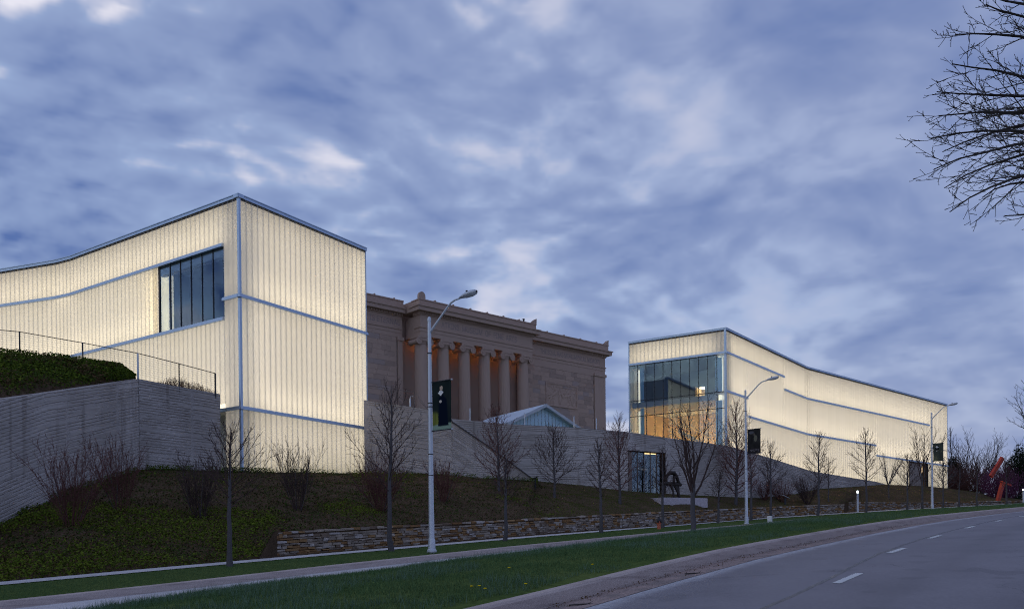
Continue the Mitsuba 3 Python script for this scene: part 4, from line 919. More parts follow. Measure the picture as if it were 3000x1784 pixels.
for x, y, H, sp, sd, tw, n, lab in (
        (-16.28, 32.2, 3.15, 1.45, 61, 'mat_twig_red', 26, 'large bare reddish shrub nearest the foot of the sloping concrete wall'),
        (-16.1, 35.8, 3.1, 1.1, 62, 'mat_twig_red', 20, 'bare shrub before the corner of the concrete walls'),
        (-13.25, 37.0, 2.9, 1.35, 63, 'mat_twig', 26, 'dark twiggy shrub left of the nearest street tree'),
        (-9.92, 40.4, 3.2, 1.2, 64, 'mat_twig', 20, 'rounded bare shrub silhouetted against the base of the tall glass block'),
        (-6.57, 43.7, 3.1, 1.7, 65, 'mat_twig_red', 34, 'dense reddish shrub behind the second street tree'),
        (-3.81, 49.0, 2.5, 1.1, 66, 'mat_twig_red', 26, 'reddish shrub just right of the nearest lamp post'),
        (27.26, 80.2, 2.7, 1.6, 67, 'mat_twig', 40, 'dark shrub behind the end of the nearer stone wall'),
        (24.9, 80.1, 2.2, 1.7, 68, 'mat_twig_red', 38, 'low reddish shrub beside the tilted information board'),
        (23.0, 79.2, 2.1, 1.5, 69, 'mat_twig_red', 34, 'reddish shrub behind the second lamp, before the concrete wall')):
    plant('shrub', lab, 'shrub', [x, y, VZ(x, y)], H, sp, 0, sd, 'shrub', 'mat_bark', tw, nlat=int(n * 1.15), gap=0.22, r0=0.016, minr=0.0062)

# ------------------------------------------------------------------ street lamps and their banners
def at_street(s, n):
    h = float(heading(s)); o = sn(s, n); along = np.array([math.sin(h), math.cos(h)]); across = np.array([math.cos(h), -math.sin(h)])
    return lambda a, c, z: np.array([*(o + along * a + across * c), z])


def banner_a(p, n, uv):      # a plain dark print: a standing robed shape, pale head, collar and hand, an ochre drape on pale ground
    u, v = uv.x, uv.y
    el = lambda cu, cv, ru, rv: ((u - cu) / ru) ** 2 + ((v - cv) / rv) ** 2
    w = 0.04 * (fbm(u * 9, v * 9, 0.0, 3) - 0.5)
    c = mix((0.012, 0.020, 0.022), (0.030, 0.040, 0.036), fbm(u * 5, v * 5, 1.0, 3))
    c = mix(c, (0.20, 0.22, 0.05), smoothstep(0.04, -0.04, u - 0.30 + 0.25 * (v - 0.2) + w * 2) * smoothstep(0.42, 0.30, v + w) * (0.4 + 0.9 * fbm(u * 14, v * 3, 2.0, 3)))
    c = mix(c, (0.26, 0.36, 0.27), smoothstep(0.115, 0.085, v - 0.03 * u + w))
    body = dr.select(((u - 0.56) / (0.19 + 0.13 * (0.75 - v))) ** 2 + w * 4 < 1, 1.0, 0.0) * smoothstep(0.06, 0.09, v) * smoothstep(0.78, 0.74, v + dr.abs(u - 0.52) * 0.6)
    c = mix(c, (0.007, 0.012, 0.024), body)
    c = mix(c, (0.75, 0.74, 0.70), dr.select(dr.abs(u - 0.46) * 0.9 + dr.abs(v - 0.765) * 1.9 + w * 2 < 0.125, 1.0, 0.0))
    c = mix(c, (0.52, 0.40, 0.30), dr.select(el(0.48, 0.86, 0.085, 0.05) < 1, 1.0, 0.0))
    return mix(c, (0.60, 0.53, 0.44), dr.select(el(0.44, 0.585, 0.075, 0.03) < 1, 1.0, 0.0))


def banner_b(p, n, uv):      # grey photograph-like print with a pale figure, dark ground and a band of text
    u, v = uv.x, uv.y
    el = lambda cu, cv, ru, rv: dr.select(((u - cu) / ru) ** 2 + ((v - cv) / rv) ** 2 < 1, 1.0, 0.0)
    c = mix((0.012, 0.012, 0.013), (0.055, 0.052, 0.048), fbm(u * 6, v * 6, 1.0, 4))
    c = mix(c, (0.11, 0.11, 0.12), el(0.3, 0.87, 0.2, 0.06)); c = mix(c, (0.16, 0.15, 0.11), el(0.62, 0.62, 0.13, 0.14)); c = mix(c, (0.12, 0.10, 0.08), el(0.52, 0.78, 0.07, 0.05))
    band = smoothstep(0.21, 0.20, v)
    c = mix(c, (0.035, 0.03, 0.032), band)
    txt = dr.select((dr.abs(v - 0.145) < 0.016) | (dr.abs(v - 0.09) < 0.012), 1.0, 0.0) * dr.select(noise(u * 34, dr.floor(v * 18)) > 0.42, 1.0, 0.0) * dr.select((u > 0.18) & (u < 0.88), 1.0, 0.0)
    return mix(c, (0.22, 0.20, 0.21), txt)


def banner_c(p, n, uv):      # dark green grey print with pale oval forms
    u, v = uv.x, uv.y
    el = lambda cu, cv, ru, rv: dr.select(((u - cu) / ru) ** 2 + ((v - cv) / rv) ** 2 < 1, 1.0, 0.0)
    c = mix((0.035, 0.045, 0.042), (0.075, 0.085, 0.07), fbm(u * 3, v * 3, 4.0, 4))
    c = mix(c, (0.14, 0.15, 0.09), smoothstep(0.45, 0.1, v) * smoothstep(0.7, 0.2, u) * 0.8)
    c = mix(c, (0.015, 0.018, 0.018), el(0.40, 0.72, 0.20, 0.18)); c = mix(c, (0.70, 0.70, 0.68), el(0.40, 0.78, 0.14, 0.035))
    c = mix(c, (0.62, 0.62, 0.60), el(0.36, 0.86, 0.09, 0.02)); return mix(c, (0.60, 0.60, 0.58), el(0.36, 0.58, 0.08, 0.025))


for nm, fn in (('a', banner_a), ('b', banner_b), ('c', banner_c)): mat(f'mat_banner_{nm}', diffuse(proc(fn)))
for i, (s, n, zb, H, bz0, bz1, lab, blab) in enumerate((
        (26.44, 23.2, 1.55, 9.22, 6.36, 8.27, 'nearest grey steel street lamp with curved arm, rising before the portico', 'dark banner with a pale faced robed figure, on the nearest lamp'),
        (59.28, 23.2, 3.23, 9.25, 8.15, 9.82, 'second grey street lamp, standing before the lit corner of the long glass building', 'black and grey photo banner with a band of text, on the second lamp'),
        (92.55, 23.2, 5.08, 9.2, 9.75, 11.4, 'farthest grey street lamp, near the end of the long glass building', 'green grey banner with pale oval shapes, on the farthest lamp'))):
    q = at_street(s, n); k = thing('street_lamp', lab, 'street lamp', 'street lamps along the verge')
    mb = MB(); mb.tube([q(0, 0, zb - 0.1), q(0, 0, zb + 3), q(0, 0, zb + H)], [0.118, 0.10, 0.068], 12); add('pole', mb, 'mat_galv', k, smooth=50)
    mb = MB(); mb.lathe(q(0, 0, zb + H), [(0.075, 0), (0.075, 0.08), (0.05, 0.15), (0, 0.18)], 10); add('cap', mb, 'mat_galv', k, smooth=True)
    mb = MB(); mb.lathe(q(0, 0, zb - 0.06), [(0.20, 0), (0.20, 0.08), (0.15, 0.12), (0.14, 0.5), (0.118, 0.55)], 10); add('base', mb, 'mat_galv', k, smooth=40)
    for z in (zb + 3.0, zb + 3.85, zb + 5.75, zb + 5.9, zb + 7.9):
        mb = MB(); mb.lathe(q(0, 0, z), [(0.105, 0), (0.112, 0.005), (0.112, 0.03), (0.105, 0.035)], 10); add('band', mb, 'mat_dark_metal', k)
    za = zb + H - 0.45; t = np.linspace(0, 1, 9)
    arm = [q(0, 0.05 + 0.95 * a, za + 0.86 * a) for a in np.linspace(0, 1, 5)] + [q(0, 1.16, za + 0.98), q(0, 1.36, za + 1.05), q(0, 1.60, za + 1.07)]
    mb = MB(); mb.tube(arm, [0.05, 0.045, 0.042, 0.04, 0.04, 0.04, 0.038, 0.036], 8); add('arm', mb, 'mat_galv', k, smooth=50)
    mb = MB(); rows = []
    for a, wd, top, bot in ((0, 0.05, 0.04, 0.04), (0.12, 0.10, 0.07, 0.05), (0.35, 0.155, 0.11, 0.10), (0.6, 0.175, 0.115, 0.12), (0.78, 0.14, 0.09, 0.10), (0.86, 0.06, 0.04, 0.05)):
        ang = np.linspace(0, 2 * np.pi, 13); rows.append([q(wd * math.cos(x), 1.58 + a, za + 1.09 + 0.12 * a + (top if math.sin(x) > 0 else bot) * math.sin(x)) for x in ang])
    mb.grid(np.array(rows)); add('head', mb, 'mat_galv', k, smooth=60)
    mb = MB(); mb.lathe(q(0, 1.95, za + 1.21), [(0.035, 0), (0.04, 0.03), (0.04, 0.1), (0.0, 0.11)], 8); add('photocell', mb, 'mat_black', k)
    b = thing('banner', blab, 'banner', 'banners hung on the street lamps')
    w = 0.97; mb = MB(); A_ = []
    for v in np.linspace(0, 1, 7): A_.append([q(0.012 * math.sin(v * 5 + u * 3), 0.13 + w * u, bz0 - zb + zb + (bz1 - bz0) * v - 0) for u in np.linspace(0, 1, 7)])
    g = np.array(A_); mb.grid(g); v_, f_ = mb.mesh(); uu, vv = np.meshgrid(np.linspace(0, 1, 7), np.linspace(0, 1, 7))
    kk = numbered(f'{b}__sheet'); scene[kk] = mikit.ply((v_, f_), f'mat_banner_{"abc"[i]}', uv=np.stack([uu.ravel(), vv.ravel()], 1), smooth=True)
    for z in (bz0 - 0.02, bz1 + 0.02):
        mb = MB(); mb.tube([q(0, 0.08, z), q(0, w + 0.17, z)], 0.024, 6); add('rod', mb, 'mat_dark_metal', b)
        mb = MB(); mb.lathe(q(0, w + 0.17, z - 0.035), [(0, 0), (0.035, 0.01), (0.035, 0.06), (0, 0.07)], 8); add('finial', mb, 'mat_galv', b)

# ------------------------------------------------------------------ cable fence and planted mound above the concrete wall
MW = [(-34, 40.5, 11.6, -21.2, 21.0, 4.0), (-31.0, 44.0, 12.05, LWX - 0.3, 26.9, 5.70), (-28.1, 48.0, 12.62, LWX - 0.3, 34.2, 7.60), (-25.6, 48.5, 12.44, LWX - 0.3, 37.8, 8.52), (-24.0, 49.0, 12.26, LWX - 0.3, 41.8, 9.56), (-21.6, 48.2, 11.72, LWX - 0.25, 45.2, 10.45), (-20.4, 47.5, 11.22, LWX - 0.2, 46.9, 10.95)]
mw = np.array(MW); ii = np.linspace(0, len(mw) - 1, 49); mw = np.stack([np.interp(ii, np.arange(len(MW)), mw[:, k]) for k in range(6)], 1)
t = np.linspace(0, 1, 25)[:, None, None]; MOUND = mw[None, :, 3:] * (1 - t) + mw[None, :, :3] * t; tm_ = t[..., 0]
MOUND[..., 2] = mw[None, :, 5] * (1 - tm_ ** 0.8) + mw[None, :, 2] * tm_ ** 0.8 + (meshkit.fbm(MOUND * [0.8, 0.8, 0], 4, 9) - 0.5) * 0.5 * np.sin(np.pi * np.clip(tm_, 0.02, 1))
structure('planted_mound', MOUND, 'mat_soil')
back = [MOUND[-1] + [0, 0.02, -0.03], MOUND[-1] + [-1.5, 3.0, -0.6], MOUND[-1] + [-8, 16, -1.6]]
structure('terrace', np.array(back), 'mat_lawn')
structure('terrace_edge', np.array([[(-20.1, 47.3, 10.95), (-17.3, 51.75, 10.95)], [(-24.0, 49.2, 11.0), (-19.6, 54.0, 11.0)]]), 'mat_soil')
fence = thing('cable_fence', 'thin steel cable fence with slim posts along the top of the concrete wall and mound', 'fence')
FP = [(-36, 41.0, 12.2, 13.4), (-31.5, 46.5, 12.5, 14.0), (-27.0, 48.0, 12.55, 13.84), (-24.02, 49.0, 12.2, 13.44), (-20.18, 47.25, 11.0, 12.42), (-18.75, 49.35, 10.9, 12.29), (-17.42, 51.45, 10.9, 12.16)]
for i, (x, y, a, b) in enumerate(FP):
    mb = MB(); w = 0.032 if i not in (4, 6) else 0.045; mb.box((x - w, y - w * 0.5, a - 0.2), (x + w, y + w * 0.5, b)); add('post', mb, 'mat_dark_metal' if i != 4 else 'mat_galv', fence)
P = np.array([(x, y, b) for x, y, a, b in FP]); mb = MB(); mb.tube(P, 0.024, 6); add('top_rail', mb, 'mat_dark_metal', fence)
for j in range(9):
    mb = MB(); mb.tube(np.array([(x, y, b - (j + 1) * 0.125) for x, y, a, b in FP]), 0.0042, 3); add('cable', mb, 'mat_dark_metal', fence)

# ------------------------------------------------------------------ things on the museum terrace
sky_ = thing('skylight', 'pale blue gabled skylight with panelled front, peeping over the long concrete wall before the museum', 'skylight')
SF = Fr((-0.15, 76.0), 56.0, 1); SH = 3.75; SW = 7.45; SZ = 11.7
ridge, eave = 14.32, 12.40
prof = [(-0.35, eave), (SH, ridge), (SW + 0.35, eave + 0.0)]
for nm, (a, b) in (('roof_slope', (0, 1)), ('roof_slope', (1, 2))):
    (u0, z0), (u1, z1) = prof[a], prof[b]; mb = MB()
    mb.hexa([SF.p(u0, -9, z0 - 0.02), SF.p(u0, 0.5, z0 - 0.02), SF.p(u1, 0.5, z1 - 0.02), SF.p(u1, -9, z1 - 0.02), SF.p(u0, -9, z0 + 0.26), SF.p(u0, 0.5, z0 + 0.26), SF.p(u1, 0.5, z1 + 0.26), SF.p(u1, -9, z1 + 0.26)]); add(nm, mb, 'mat_skylight_frame', sky_)
scene['mat_skylight_frame'] = {'type': 'twosided', 'bsdf': const((0.50, 0.56, 0.62), 0.5)}
scene['mat_skylight_pane'] = {'type': 'twosided', 'bsdf': const((0.46, 0.68, 0.80), 0.25, 0.0, 0.7)}
npan = 19
for i in range(npan):
    a, b = i * SW / npan, (i + 1) * SW / npan; zr = lambda u: eave + (ridge - eave) * (1 - abs(u - SH) / (SH + 0.35))
    if a < SH < b: P = [SF.p(a + 0.02, 0, SZ), SF.p(b - 0.02, 0, SZ), SF.p(b - 0.02, 0, zr(b)), SF.p(SH, 0, zr(SH)), SF.p(a + 0.02, 0, zr(a))]
    else: P = [SF.p(a + 0.02, 0, SZ), SF.p(b - 0.02, 0, SZ), SF.p(b - 0.02, 0, zr(b)), SF.p(a + 0.02, 0, zr(a))]
    mb = MB().put(P, [[0, j, j + 1] for j in range(1, len(P) - 1)]); add('panel', mb, 'mat_skylight_pane', sky_)
mb = MB().put([SF.p(-0.2, -0.08, SZ), SF.p(SW + 0.2, -0.08, SZ), SF.p(SH, -0.08, ridge)], [[0, 1, 2]]); add('backing', mb, 'mat_room_dark', sky_)
for i, (x, y, z) in enumerate([(-3.1, 66.6, 11.42), (-0.94, 66.9, 11.2), (1.08, 67.1, 11.08), (4.96, 68.1, 10.98), (6.77, 68.7, 10.88), (8.65, 69.3, 10.78)]):
    mb = MB(); mb.tube([(x, y, z - 0.3), (x, y, z + 1.0)], 0.045, 8)
    kk = add('guard_post', mb, 'mat_galv', label=('slim grey guard post on the concrete wall, ' + ('left of the portico columns', 'before the last portico columns', 'over the left slope of the gabled skylight', 'over the right slope of the gabled skylight', 'before the right pilaster of the museum', 'before open sky beside the museum')[i]), cat='post', group='guard posts on the long concrete wall')
rail = thing('handrail', 'thin metal handrail on the terrace beside the tall glass block, before the museum', 'railing')
for P, r_ in (([(-13, 62.4, 13.85), (-8.98, 62, 13.2), (-6.85, 62, 12.86)], 0.025), ([(-6.75, 62, 12.78), (-5.6, 61.6, 11.3)], 0.025), ([(-6.5, 62.3, 12.3), (-5.4, 61.9, 11.1)], 0.022), ([(-8.3, 62.2, 12.62), (-7.0, 62.2, 12.2)], 0.02), ([(-8.2, 62.3, 12.5), (-7.3, 62.0, 11.8)], 0.02)):
    mb = MB(); mb.tube(np.array(P), r_ * 0.75, 6); add('rail', mb, 'mat_bronze_frame', rail)
for x, z0, z1 in ((-8.98, 11.5, 13.2), (-6.85, 11.2, 12.86)):
    mb = MB(); mb.tube([(x, 62, z0), (x, 62, z1)], 0.035, 8); add('post', mb, 'mat_bronze_frame', rail)
mb = MB(); mb.tube([(-7.12, 61.8, 11.2), (-7.12, 61.8, 12.35)], 0.07, 8); mb2 = MB(); mb2.tube([(-7.12, 61.8, 12.35), (-7.08, 61.8, 12.5), (-6.98, 61.8, 12.56), (-6.9, 61.8, 12.5)], 0.03, 6)
k = thing('terrace_bollard', 'short pale bollard with hooked top beside the terrace handrail', 'bollard'); add('post', mb, 'mat_galv', k, smooth=50); add('hook', mb2, 'mat_galv', k, smooth=50)

# ------------------------------------------------------------------ sculptures, hydrant, signs, bollards
PX = Fr((11.5, 66.2), 58.0, 1); pz = VZ(13.6, 67.6)
mb = MB(); PX.box(mb, -0.4, 4.35, -1.6, 0.35, pz - 0.5, 5.42, (0.06, 0.06)); add('plinth', mb, 'mat_plinth', label='low pale concrete slab on the lawn, carrying the dark bronze sculpture', cat='plinth')
sc = thing('bronze_sculpture', 'dark bronze sculpture of a ragged arch over a slab on four legs', 'sculpture')
r = np.random.default_rng(31)
def lump(P, R_, seed):
    mb = MB(); mb.tube(np.array(P), np.array(R_), 9); v, f = mb.mesh(); v = v + 0.09 * (np.stack([meshkit.noise(v * 4.5 + i * 9.1, seed) for i in range(3)], 1) - 0.5); return v, f
zt = 5.48; p = lambda u, o, z: PX.p(u, o, zt + z)
for P, R_ in (([p(0.15, -0.1, 0), p(0.28, -0.2, 0.45), p(0.55, -0.4, 0.95)], [0.09, 0.12, 0.15]), ([p(1.05, 0.1, 0), p(1.1, 0.0, 0.45), p(1.12, -0.2, 0.9)], [0.08, 0.09, 0.14]), ([p(1.85, -0.1, 0), p(1.78, -0.2, 0.4), p(1.7, -0.4, 0.9)], [0.08, 0.10, 0.15]), ([p(2.15, -0.5, 0), p(2.1, -0.5, 0.4), p(1.95, -0.5, 0.92)], [0.15, 0.12, 0.17])):
    add('leg', lump(P, R_, 3), 'mat_bronze', sc, smooth=True)
add('slab', lump([p(0.15, -0.4, 0.98), p(0.7, -0.4, 1.06), p(1.3, -0.4, 1.02), p(2.1, -0.4, 1.06), p(2.3, -0.4, 0.98)], [0.10, 0.17, 0.15, 0.18, 0.12], 5), 'mat_bronze', sc, smooth=True)
add('arch', lump([p(0.75, -0.4, 1.05), p(0.74, -0.4, 1.4), p(0.86, -0.4, 1.72), p(1.15, -0.4, 1.93), p(1.5, -0.4, 1.9), p(1.8, -0.4, 1.66), p(1.95, -0.4, 1.35), p(2.0, -0.4, 1.05)], [0.14, 0.11, 0.13, 0.15, 0.16, 0.15, 0.15, 0.17], 6), 'mat_bronze', sc, smooth=True)
add('arch_fin', lump([p(1.45, -0.3, 1.05), p(1.42, -0.3, 1.35), p(1.5, -0.3, 1.6), p(1.7, -0.3, 1.62)], [0.10, 0.09, 0.12, 0.08], 7), 'mat_bronze', sc, smooth=True)
q = at_street(48.7, 24.2); z = 2.66; k = thing('fire_hydrant', 'red fire hydrant with dark cap on the grass verge', 'fire hydrant')
mb = MB(); mb.lathe(q(0, 0, z), [(0.17, 0), (0.17, 0.05), (0.115, 0.07), (0.115, 0.42), (0.15, 0.44), (0.15, 0.48), (0.12, 0.5), (0.12, 0.6)], 14); add('barrel', mb, 'mat_hydrant', k, smooth=40)
mb = MB(); mb.lathe(q(0, 0, z + 0.6), [(0.16, 0), (0.16, 0.03), (0.13, 0.06), (0.10, 0.13), (0.05, 0.17), (0.05, 0.23), (0, 0.24)], 14); add('bonnet', mb, 'mat_black', k, smooth=40)
for a, b in (((0, 0.1), (0, 0.21)), ((0.1, 0), (0.2, 0)), ((-0.1, 0), (-0.2, 0))):
    mb = MB(); mb.tube([q(*a, z + 0.54), q(*b, z + 0.54)], 0.065, 10); add('nozzle', mb, 'mat_black', k, smooth=50)
k = thing('information_board', 'small tilted information board on a dark post on the lawn', 'sign')
c = np.array([24.73, 78.67, VZ(24.73, 78.67)]); mb = MB(); mb.box(c + [-0.06, -0.05, -0.1], c + [0.10, 0.05, 0.62]); add('post', mb, 'mat_dark_metal', k)
mb = MB(); mb.hexa([c + [-0.28, -0.25, 0.86], c + [0.34, -0.25, 0.56], c + [0.34, 0.25, 0.60], c + [-0.28, 0.25, 0.90], c + [-0.27, -0.25, 0.89], c + [0.35, -0.25, 0.59], c + [0.35, 0.25, 0.63], c + [-0.27, 0.25, 0.93]]); add('panel', mb, 'mat_sign_face', k)
scene['mat_sign_face'] = {'type': 'twosided', 'bsdf': diffuse((0.55, 0.60, 0.66))}
k = thing('label_post', 'small dark post with slanted plate at the top of the bank before the diagonal wall', 'sign')
c = np.array([1.66, 60.2, VZ(1.66, 60.2)]); mb = MB(); mb.box(c + [-0.05, -0.05, -0.1], c + [0.05, 0.05, 0.72]); add('post', mb, 'mat_black', k)
mb = MB(); mb.hexa([c + [-0.22, -0.15, 0.62], c + [0.22, -0.15, 0.80], c + [0.22, 0.15, 0.80], c + [-0.22, 0.15, 0.62], c + [-0.22, -0.15, 0.68], c + [0.22, -0.15, 0.86], c + [0.22, 0.15, 0.86], c + [-0.22, 0.15, 0.68]]); add('plate', mb, 'mat_black', k)
q = at_street(44.4, 15.7); mb = MB(); mb.lathe(q(0, 0, 2.72), [(0.13, 0), (0.13, 0.43), (0.115, 0.46), (0, 0.465)], 14); add('marker_post', mb, 'mat_white', smooth=40, label='short white cylindrical marker post in the grass below the second lamp', cat='marker post')
for s, n, z, H, lab in ((86.1, 27.3, 4.95, 1.95, 'grey lit bollard lamp with bright round head by the nearer stone wall end'), (129.7, 30.0, 7.25, 1.55, 'lit bollard lamp farthest uphill, at the edge of the picture')):
    q = at_street(s, n); k = thing('bollard_lamp', lab, 'bollard light', 'lit bollard lamps by the stone walls')
    mb = MB(); mb.tube([q(0, 0, z - 0.2), q(0, 0, z + H - 0.28)], 0.10, 10); add('post', mb, 'mat_galv', k, smooth=50)
    mb = MB(); mb.lathe(q(0, 0, z + H - 0.28), [(0.10, 0), (0.15, 0.03), (0.15, 0.05), (0, 0.05)], 12); add('collar', mb, 'mat_dark_metal', k)
    mb = MB(); an = np.linspace(-1.57, 1.57, 8); mb.lathe(q(0, 0, z + H - 0.10), [(max(0.0, 0.125 * math.cos(a)), 0.125 * math.sin(a)) for a in an], 12); add('globe', mb, 'mat_white', k, smooth=True, **glow((0.85, 1.0, 0.95), 0.55, 0.1))
    mb = MB(); mb.lathe(q(0, 0, z + H + 0.03), [(0.17, 0), (0.16, 0.03), (0.06, 0.07), (0, 0.07)], 12); add('cap', mb, 'mat_dark_metal', k)
st = thing('steel_sculpture', 'bright orange red steel beams leaning among the trees', 'sculpture')
for P in (((64.1, 114.8, 7.2), (65.1, 115.2, 10.0), 0.28), ((63.7, 115.6, 10.7), (65.6, 116.2, 13.2), 0.27), ((64.6, 115.0, 10.0), (66.4, 115.6, 9.5), 0.10)):
    a, b = np.array(P[0]), np.array(P[1]); d = (b - a) / np.linalg.norm(b - a); x_ = np.cross(d, [0.5, -0.85, 0]); x_ /= np.linalg.norm(x_); y_ = np.cross(d, x_); w = P[2]
    mb = MB(); mb.hexa([c + i * x_ * w + j * y_ * w * 0.6 for c in (a, b) for i, j in ((-1, -1), (1, -1), (1, 1), (-1, 1))]); add('beam', mb, 'mat_red', st)

# ------------------------------------------------------------------ background trees
def foliage(c, rx, rz, n, size, seed, cone=0.0):
    r = np.random.default_rng(seed); v = r.normal(0, 1, (n, 3)); v /= np.linalg.norm(v, axis=1, keepdims=True); rad = r.random(n) ** 0.45
    v *= rad[:, None]; lump_ = 0.72 + 0.5 * meshkit.noise(v * 3 + seed, seed)
    p = v * lump_[:, None] * [rx, rx, rz]; p[:, :2] *= (1 - cone * (p[:, 2:3] / rz + 1) / 2); p += np.asarray(c)
    a, b = r.normal(0, 1, (n, 3)), r.normal(0, 1, (n, 3)); s = size * r.uniform(0.6, 1.3, (n, 1))
    V = np.stack([p, p + a * s, p + b * s * 0.6], 1).reshape(-1, 3); return V, np.arange(3 * n).reshape(-1, 3)


for px, d, z, H, sp, cl, sd, st_, tw, nl, lab in (
        (0.541, 140, 8.4, 12.6, 6.0, 0.22, 201, 'vase', 'mat_twig', 11, 'broad bare park tree behind the orange red beams'),
        (0.521, 146, 8.6, 10.5, 4.5, 0.22, 202, 'vase', 'mat_twig', 9, 'bare park tree right of the end of the long glass building'),
        (0.505, 138, 8.8, 12.4, 2.6, 0.2, 203, 'leader', 'mat_twig', 26, 'thin tall bare park tree at the end of the long glass building'),
        (0.566, 150, 8.4, 11.0, 5.2, 0.22, 204, 'vase', 'mat_twig', 10, 'bare park tree left of the dark evergreens'),
        (0.625, 96, 6.6, 13.0, 6.2, 0.30, 205, 'vase', 'mat_bark_dark', 13, 'large dark bare tree leaning in beyond the road at the edge of the picture')):
    plant('park_tree', lab, 'tree', [px * d, d, z - 0.5], H, sp, cl, sd, st_, 'mat_bark_dark' if px > 0.6 else 'mat_bark', tw, minr=0.016, gap=0.5, nlat=nl, r0=0.22 if px > 0.6 else 0.16, level=2 if px > 0.6 else 1)
for px, d, z, H, sp, sd, tw, nl, lab in ((0.556, 122, 7.9, 5.2, 2.9, 211, 'mat_redbud', 60, 'purple blossoming small tree in front of the orange red beams'), (0.53, 132, 8.6, 5.6, 3.4, 212, 'mat_twig_red', 50, 'brownish purple thicket shrub left of the orange red beams'),
                                     (0.514, 130, 8.8, 5.2, 3.0, 213, 'mat_twig_red', 46, 'brownish thicket shrub next to the end of the long glass building'), (0.570, 130, 8.0, 5.2, 3.0, 214, 'mat_redbud', 46, 'dull purple shrub right of the orange red beams')):
    k = thing('thicket_shrub', lab, 'shrub'); tr, out = tree_mesh([px * d, d, z - 0.4], H, sp, 0, sd, 'shrub', 0.013, 0.34, nl, 0.03); add('stem', tubes(tr), 'mat_twig', k); add('twigs', tubes(out), tw, k)
    tips = np.array([P[-1] for P, R_ in out]); r = np.random.default_rng(sd); m = tips[r.integers(0, len(tips), 1500)] + r.normal(0, 0.18, (1500, 3)); s = 0.07
    V = np.stack([m, m + r.normal(0, s, m.shape), m + r.normal(0, s, m.shape)], 1).reshape(-1, 3); add('buds', (V, np.arange(len(V)).reshape(-1, 3)), tw, k, kind='stuff')
for px, d, z, H, rx, sd, lab in ((0.506, 142, 8.8, 7.2, 2.4, 221, 'dark evergreen tree right behind the end of the long glass building'), (0.588, 138, 8.0, 9.2, 3.4, 222, 'dark evergreen tree at the edge of the picture, uphill of the beams'), (0.605, 150, 8.2, 11.0, 4.2, 223, 'tallest dark evergreen tree, half outside the picture')):
    k = thing('evergreen_tree', lab, 'tree'); c = np.array([px * d, d, z]); mb = MB(); mb.tube([c - [0, 0, 0.5], c + [0, 0, H * 0.9]], [0.2, 0.04], 7); add('trunk', mb, 'mat_bark_dark', k)
    add('crown', foliage(c + [0, 0, H * 0.52], rx, H * 0.5, 9000, 0.20, sd, 0.35), 'mat_evergreen', k)
V, Fc = [], []
r = np.random.default_rng(77); nb = 0
for i in range(46):
    px = r.uniform(0.48, 0.95); d = r.uniform(170, 210); v, f = foliage((px * d, d, 9.5 + r.uniform(0, 1.0)), r.uniform(3, 6), r.uniform(3, 5.2), 900, 0.34, 300 + i); V.append(v); Fc.append(f + nb); nb += len(v)
add('woodland', (np.vstack(V), np.vstack(Fc)), 'mat_bark_dark', kind='stuff', label='dark far woodland beyond the park trees on the hill', cat='woodland')

# ------------------------------------------------------------------ big oak on the near side of the road, reaching in
oak = thing('oak_tree', 'large dark bare tree whose branches hang into the upper right of the sky', 'tree')
OB = np.array([19.6, 18.6, 1.0]); out = []; r = np.random.default_rng(17)
mb = MB(); mb.tube(bend(OB - [0, 0, 0.4], [0, 0, 1], 16, 8, 0, 0.03, r), np.linspace(0.48, 0.2, 9), 12); add('trunk', mb, 'mat_bark_dark', oak, smooth=True)
D = lambda px, y, d: np.array([(px - 1500) / 2548 * d, d, 1.5 + (1603 - y) / 2548 * d + (0.01 * (px - 1500) / 2548 * d)])
for z0, mid, tip in ((8.0, (3010, 335, 19.5), (2735, 425, 19.0)), (8.4, (3010, 365, 18.5), (2745, 515, 18.0)), (8.8, (3010, 300, 20.0), (2755, 290, 19.5)), (9.6, (3010, 95, 19.0), (2810, 125, 18.5)), (10.0, (3010, 40, 20), (2870, 5, 19.8)),
                     (7.4, (3010, 450, 18.8), (2790, 640, 18.4)), (7.2, (3010, 470, 19.8), (2885, 600, 19.8)), (9.0, (3010, 250, 18.6), (2800, 210, 18.0)), (8.2, (3010, 345, 20.5), (2770, 465, 20.6)), (9.8, (3030, 60, 18.2), (2900, 40, 17.6)), (6.6, (3060, 640, 19.4), (2950, 655, 19.2)), (8.6, (3010, 320, 19.2), (2760, 360, 18.6)), (8.1, (3010, 410, 20.0), (2775, 570, 19.6))):
    a = np.array([OB[0], OB[1], z0]); b, c = D(*mid), D(*tip); t_ = np.linspace(0, 1, 15)[:, None]
    m1 = b + (b - c) * 0.12 + [0, 0, -0.1]
    P = (1 - t_) ** 3 * a + 3 * (1 - t_) ** 2 * t_ * (a * 0.45 + b * 0.55 + [0, 0, 0.9]) + 3 * (1 - t_) * t_ ** 2 * m1 + t_ ** 3 * c
    P[1:-1] += np.cumsum(r.normal(0, 0.05, (13, 3)), 0) * np.sin(np.linspace(0.2, 3.0, 13))[:, None]; R_ = 0.011 + 0.115 * (1 - np.linspace(0, 1, 15)) ** 1.25; out.append((P, R_))
    sprout(out, P[6:], R_[6:] * 0.72, r, 2, 0.38, 0.235, 0.60, 0.16, 0.12, 0.0068)
add('crown', tubes(out, 4, 7), 'mat_bark_dark', oak)
tips = np.array([P[-1] for P, R_ in out]); m = tips; s = 0.010
V = np.stack([m + [s, 0, 0], m + [-s, s, 0], m + [-s, -s, 0], m + [0, 0, 2 * s]], 1).reshape(-1, 3); i4 = np.arange(len(m))[:, None] * 4
